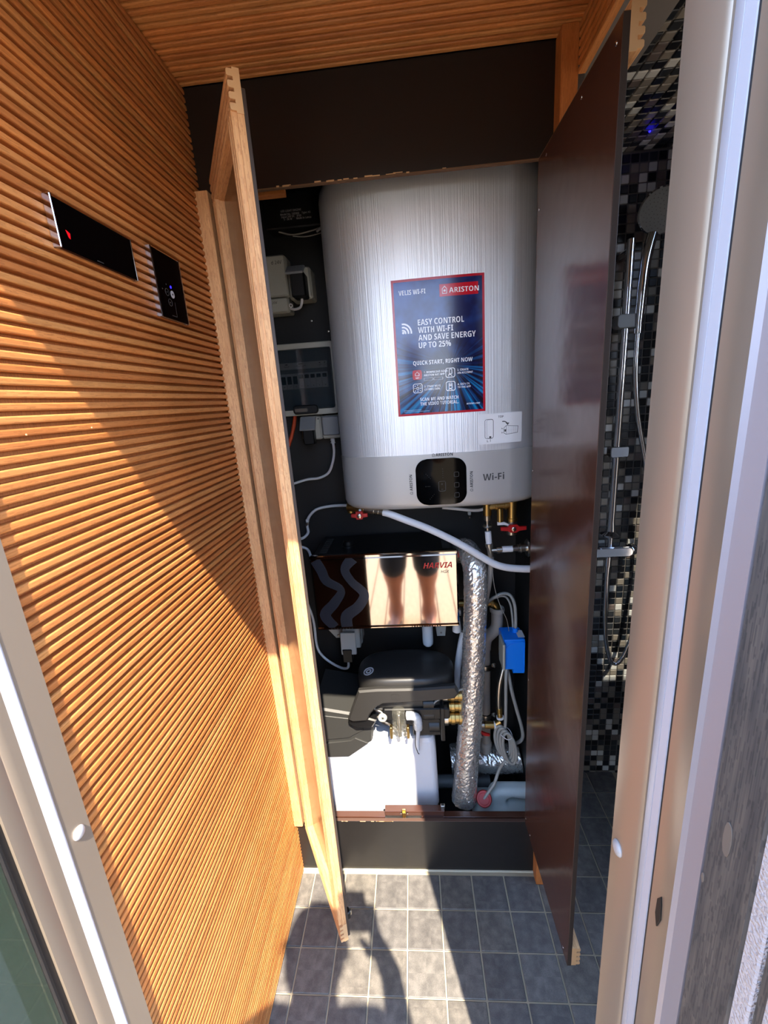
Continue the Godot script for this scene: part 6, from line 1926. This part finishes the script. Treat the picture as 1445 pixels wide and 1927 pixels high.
func build_person() -> void:
	var o := thing("person", "person in long shorts holding up a phone, mirrored in the steam generator plate", "person", Vector3(-0.05, -0.032, 1.29))
	var V := func(x: float, y: float, z: float) -> Vector3: return Vector3(x, y, z)
	var hipL := Vector3(-0.145, 0.88, 1.33)
	var hipR := Vector3(0.035, 0.88, 1.33)
	var kneeL := Vector3(-0.165, 0.47, 1.29)
	var kneeR := Vector3(0.050, 0.47, 1.285)
	var ankL := Vector3(-0.168, 0.055, 1.335)
	var ankR := Vector3(0.055, 0.055, 1.325)
	var torso := [[Vector3(-0.055, 0.92, 1.335), Vector3(-0.055, 1.08, 1.33), 0.125, 0.118], [Vector3(-0.105, 1.08, 1.33), Vector3(-0.115, 1.30, 1.325), 0.098, 0.105], [Vector3(-0.005, 1.08, 1.33), Vector3(0.005, 1.30, 1.325), 0.098, 0.105], [Vector3(-0.195, 1.385, 1.325), Vector3(0.085, 1.385, 1.325), 0.062, 0.062]]
	var legs := [[hipL, kneeL, 0.098, 0.060], [hipR, kneeR, 0.098, 0.060], [kneeL, Vector3(-0.168, 0.33, 1.325), 0.056, 0.060], [kneeR, Vector3(0.053, 0.33, 1.315), 0.056, 0.060], [Vector3(-0.168, 0.33, 1.325), ankL, 0.059, 0.036], [Vector3(0.053, 0.33, 1.315), ankR, 0.059, 0.036]]
	var feet := [[ankL, Vector3(-0.170, 0.005, 1.355), 0.036, 0.034], [Vector3(-0.170, 0.006, 1.335), Vector3(-0.180, -0.004, 1.175), 0.036, 0.026], [ankR, Vector3(0.057, 0.005, 1.345), 0.036, 0.034], [Vector3(0.057, 0.006, 1.325), Vector3(0.070, -0.004, 1.165), 0.036, 0.026]]
	var elbL := Vector3(-0.215, 1.13, 1.22)
	var elbR := Vector3(0.135, 1.13, 1.22)
	var wrL := Vector3(-0.085, 1.225, 1.070)
	var wrR := Vector3(0.098, 1.225, 1.070)
	var arms := [[Vector3(-0.195, 1.375, 1.325), elbL, 0.054, 0.040], [Vector3(0.085, 1.375, 1.325), elbR, 0.054, 0.040], [elbL, wrL, 0.041, 0.027], [elbR, wrR, 0.041, 0.027]]
	var neck := [[Vector3(-0.05, 1.38, 1.315), Vector3(-0.045, 1.50, 1.285), 0.055, 0.052]]
	var hc := Vector3(-0.04, 1.60, 1.265)
	var body := nets(field(torso + legs + feet + arms + neck, 0.05), Vector3(-0.33, -0.06, 1.02), Vector3(0.24, 1.56, 1.50), 0.014)
	var st := begin()
	add_surface_of(st, body)
	# head, looking down at the phone
	var hf := func(p: Vector3) -> float:
		var q := p - hc
		var d := (Vector3(q.x / 0.076, (q.y - 0.015) / 0.098, (q.z - 0.012) / 0.096).length() - 1.0) * 0.082
		d = smin(d, sd_bone(q, Vector3(0, -0.055, -0.030), Vector3(0, -0.085, -0.058), 0.052, 0.028), 0.04)
		d = smin(d, sd_bone(q, Vector3(0, 0.012, -0.083), Vector3(0, -0.026, -0.104), 0.008, 0.013), 0.014)
		d = smin(d, sd_bone(q, Vector3(-0.034, 0.026, -0.074), Vector3(0.034, 0.026, -0.074), 0.012, 0.012), 0.02)
		d = smin(d, sd_bone(q, Vector3(-0.022, -0.056, -0.081), Vector3(0.022, -0.056, -0.081), 0.007, 0.007), 0.01)
		for s in [-1.0, 1.0]:
			d = -smin(-d, (q - Vector3(s * 0.032, 0.004, -0.091)).length() - 0.011, 0.012)
			d = smin(d, sd_bone(q, Vector3(s * 0.079, 0.022, 0.010), Vector3(s * 0.078, -0.022, 0.002), 0.014, 0.009), 0.008)
		d = smin(d, sd_bone(q, Vector3(0, -0.05, 0.02), Vector3(-0.003, -0.14, 0.03), 0.052, 0.055), 0.03)
		return d
	add_surface_of(st, nets(hf, hc - Vector3(0.11, 0.17, 0.13), hc + Vector3(0.11, 0.13, 0.13), 0.005))
	# hands round the phone
	for s in [-1.0, 1.0]:
		var w := wrL if s < 0.0 else wrR
		var k := Vector3(0.006 + s * 0.050, 1.300, 1.026)
		var fb := [[w, w.lerp(k, 0.45), 0.026, 0.024], [w.lerp(k, 0.4) + Vector3(0, 0.022, 0), k + Vector3(0, 0.030, 0), 0.015, 0.012], [w.lerp(k, 0.4), k, 0.017, 0.012], [w.lerp(k, 0.4) - Vector3(0, 0.018, 0), k - Vector3(0, 0.030, 0), 0.015, 0.012]]
		var lens := [0.062, 0.070, 0.064, 0.050]
		for i in 4:
			var a := k + Vector3(s * 0.003, 0.033 - i * 0.021, 0.0)
			var b := a + Vector3(-s * 0.004, 0.002, -0.030)
			var c := b + Vector3(-s * lens[i] * 0.42, 0.002, -0.004)
			var e := c + Vector3(-s * lens[i] * 0.33, 0.0, 0.003)
			fb.append([a, b, 0.0095, 0.0088])
			fb.append([b, c, 0.0088, 0.0080])
			fb.append([c, e, 0.0080, 0.0070])
		var t0 := w.lerp(k, 0.55) + Vector3(-s * 0.004, 0.006, 0.012)
		var t1 := t0 + Vector3(-s * 0.022, 0.022, 0.008)
		fb.append([t0, t1, 0.0125, 0.0105])
		fb.append([t1, t1 + Vector3(-s * 0.020, 0.024, -0.006), 0.0100, 0.0080])
		add_surface_of(st, nets(field(fb, 0.010), Vector3(minf(w.x, k.x) - 0.085, 1.19, 0.975), Vector3(maxf(w.x, k.x) + 0.085, 1.375, 1.11), 0.004))
	part(o, "body", st.commit(), M.skin)
	# clothes and hair follow the body
	var sleeve := [[Vector3(-0.195, 1.375, 1.325), Vector3(-0.195, 1.375, 1.325).lerp(elbL, 0.62), 0.060, 0.056], [Vector3(0.085, 1.375, 1.325), Vector3(0.085, 1.375, 1.325).lerp(elbR, 0.62), 0.060, 0.056]]
	part(o, "shirt", nets(field(torso + sleeve, 0.05, 0.010), Vector3(-0.36, 0.76, 1.10), Vector3(0.26, 1.49, 1.50), 0.014), M.shirt_cloth)
	var sh := [[Vector3(-0.055, 0.92, 1.335), Vector3(-0.055, 0.98, 1.335), 0.138, 0.134], [hipL, kneeL + Vector3(0, -0.07, 0.0), 0.112, 0.084], [hipR, kneeR + Vector3(0, -0.07, 0.0), 0.112, 0.084]]
	part(o, "shorts", nets(field(sh, 0.04, 0.002), Vector3(-0.30, 0.28, 1.16), Vector3(0.20, 1.14, 1.50), 0.013), M.shorts_cloth)
	var hair := func(p: Vector3) -> float:
		var q := p - hc
		var d := (Vector3(q.x / 0.083, (q.y - 0.022) / 0.102, (q.z - 0.018) / 0.102).length() - 1.0) * 0.085
		var cut := q.z * 0.75 + 0.062 - q.y * 0.85
		return maxf(maxf(d, -cut - 0.03), -(q.y + 0.06 + q.z * 0.2))
	part(o, "hair", nets(hair, hc - Vector3(0.11, 0.12, 0.13), hc + Vector3(0.11, 0.15, 0.14), 0.006), M.hair)
	var eye := lathe([Vector2(0, -0.009), Vector2(0.0064, -0.0064), Vector2(0.009, 0), Vector2(0.0064, 0.0064), Vector2(0, 0.009)], 14)
	for s in [-1.0, 1.0]:
		part(o, "eye", eye, M.print_white, hc + Vector3(s * 0.032, 0.004, -0.080))
		part(o, "iris", ring_mesh(0.0, 0.004, 0.0006), M.print_black, hc + Vector3(s * 0.032, 0.001, -0.0888), Basis(Vector3.UP, PI))
	var ph := thing("phone", "dark phone held up in both hands by the person behind the camera", "phone", Vector3(0.006, 1.275, 1.012))
	part(ph, "body", rplate(0.074, 0.150, 0.008, 0.010, 0.0015), M.black_plastic, Vector3(0.006, 1.350, 1.006))
	part(ph, "screen", rplate(0.069, 0.144, 0.0006, 0.008, 0.0002), M.black_glass, Vector3(0.006, 1.350, 1.0141))
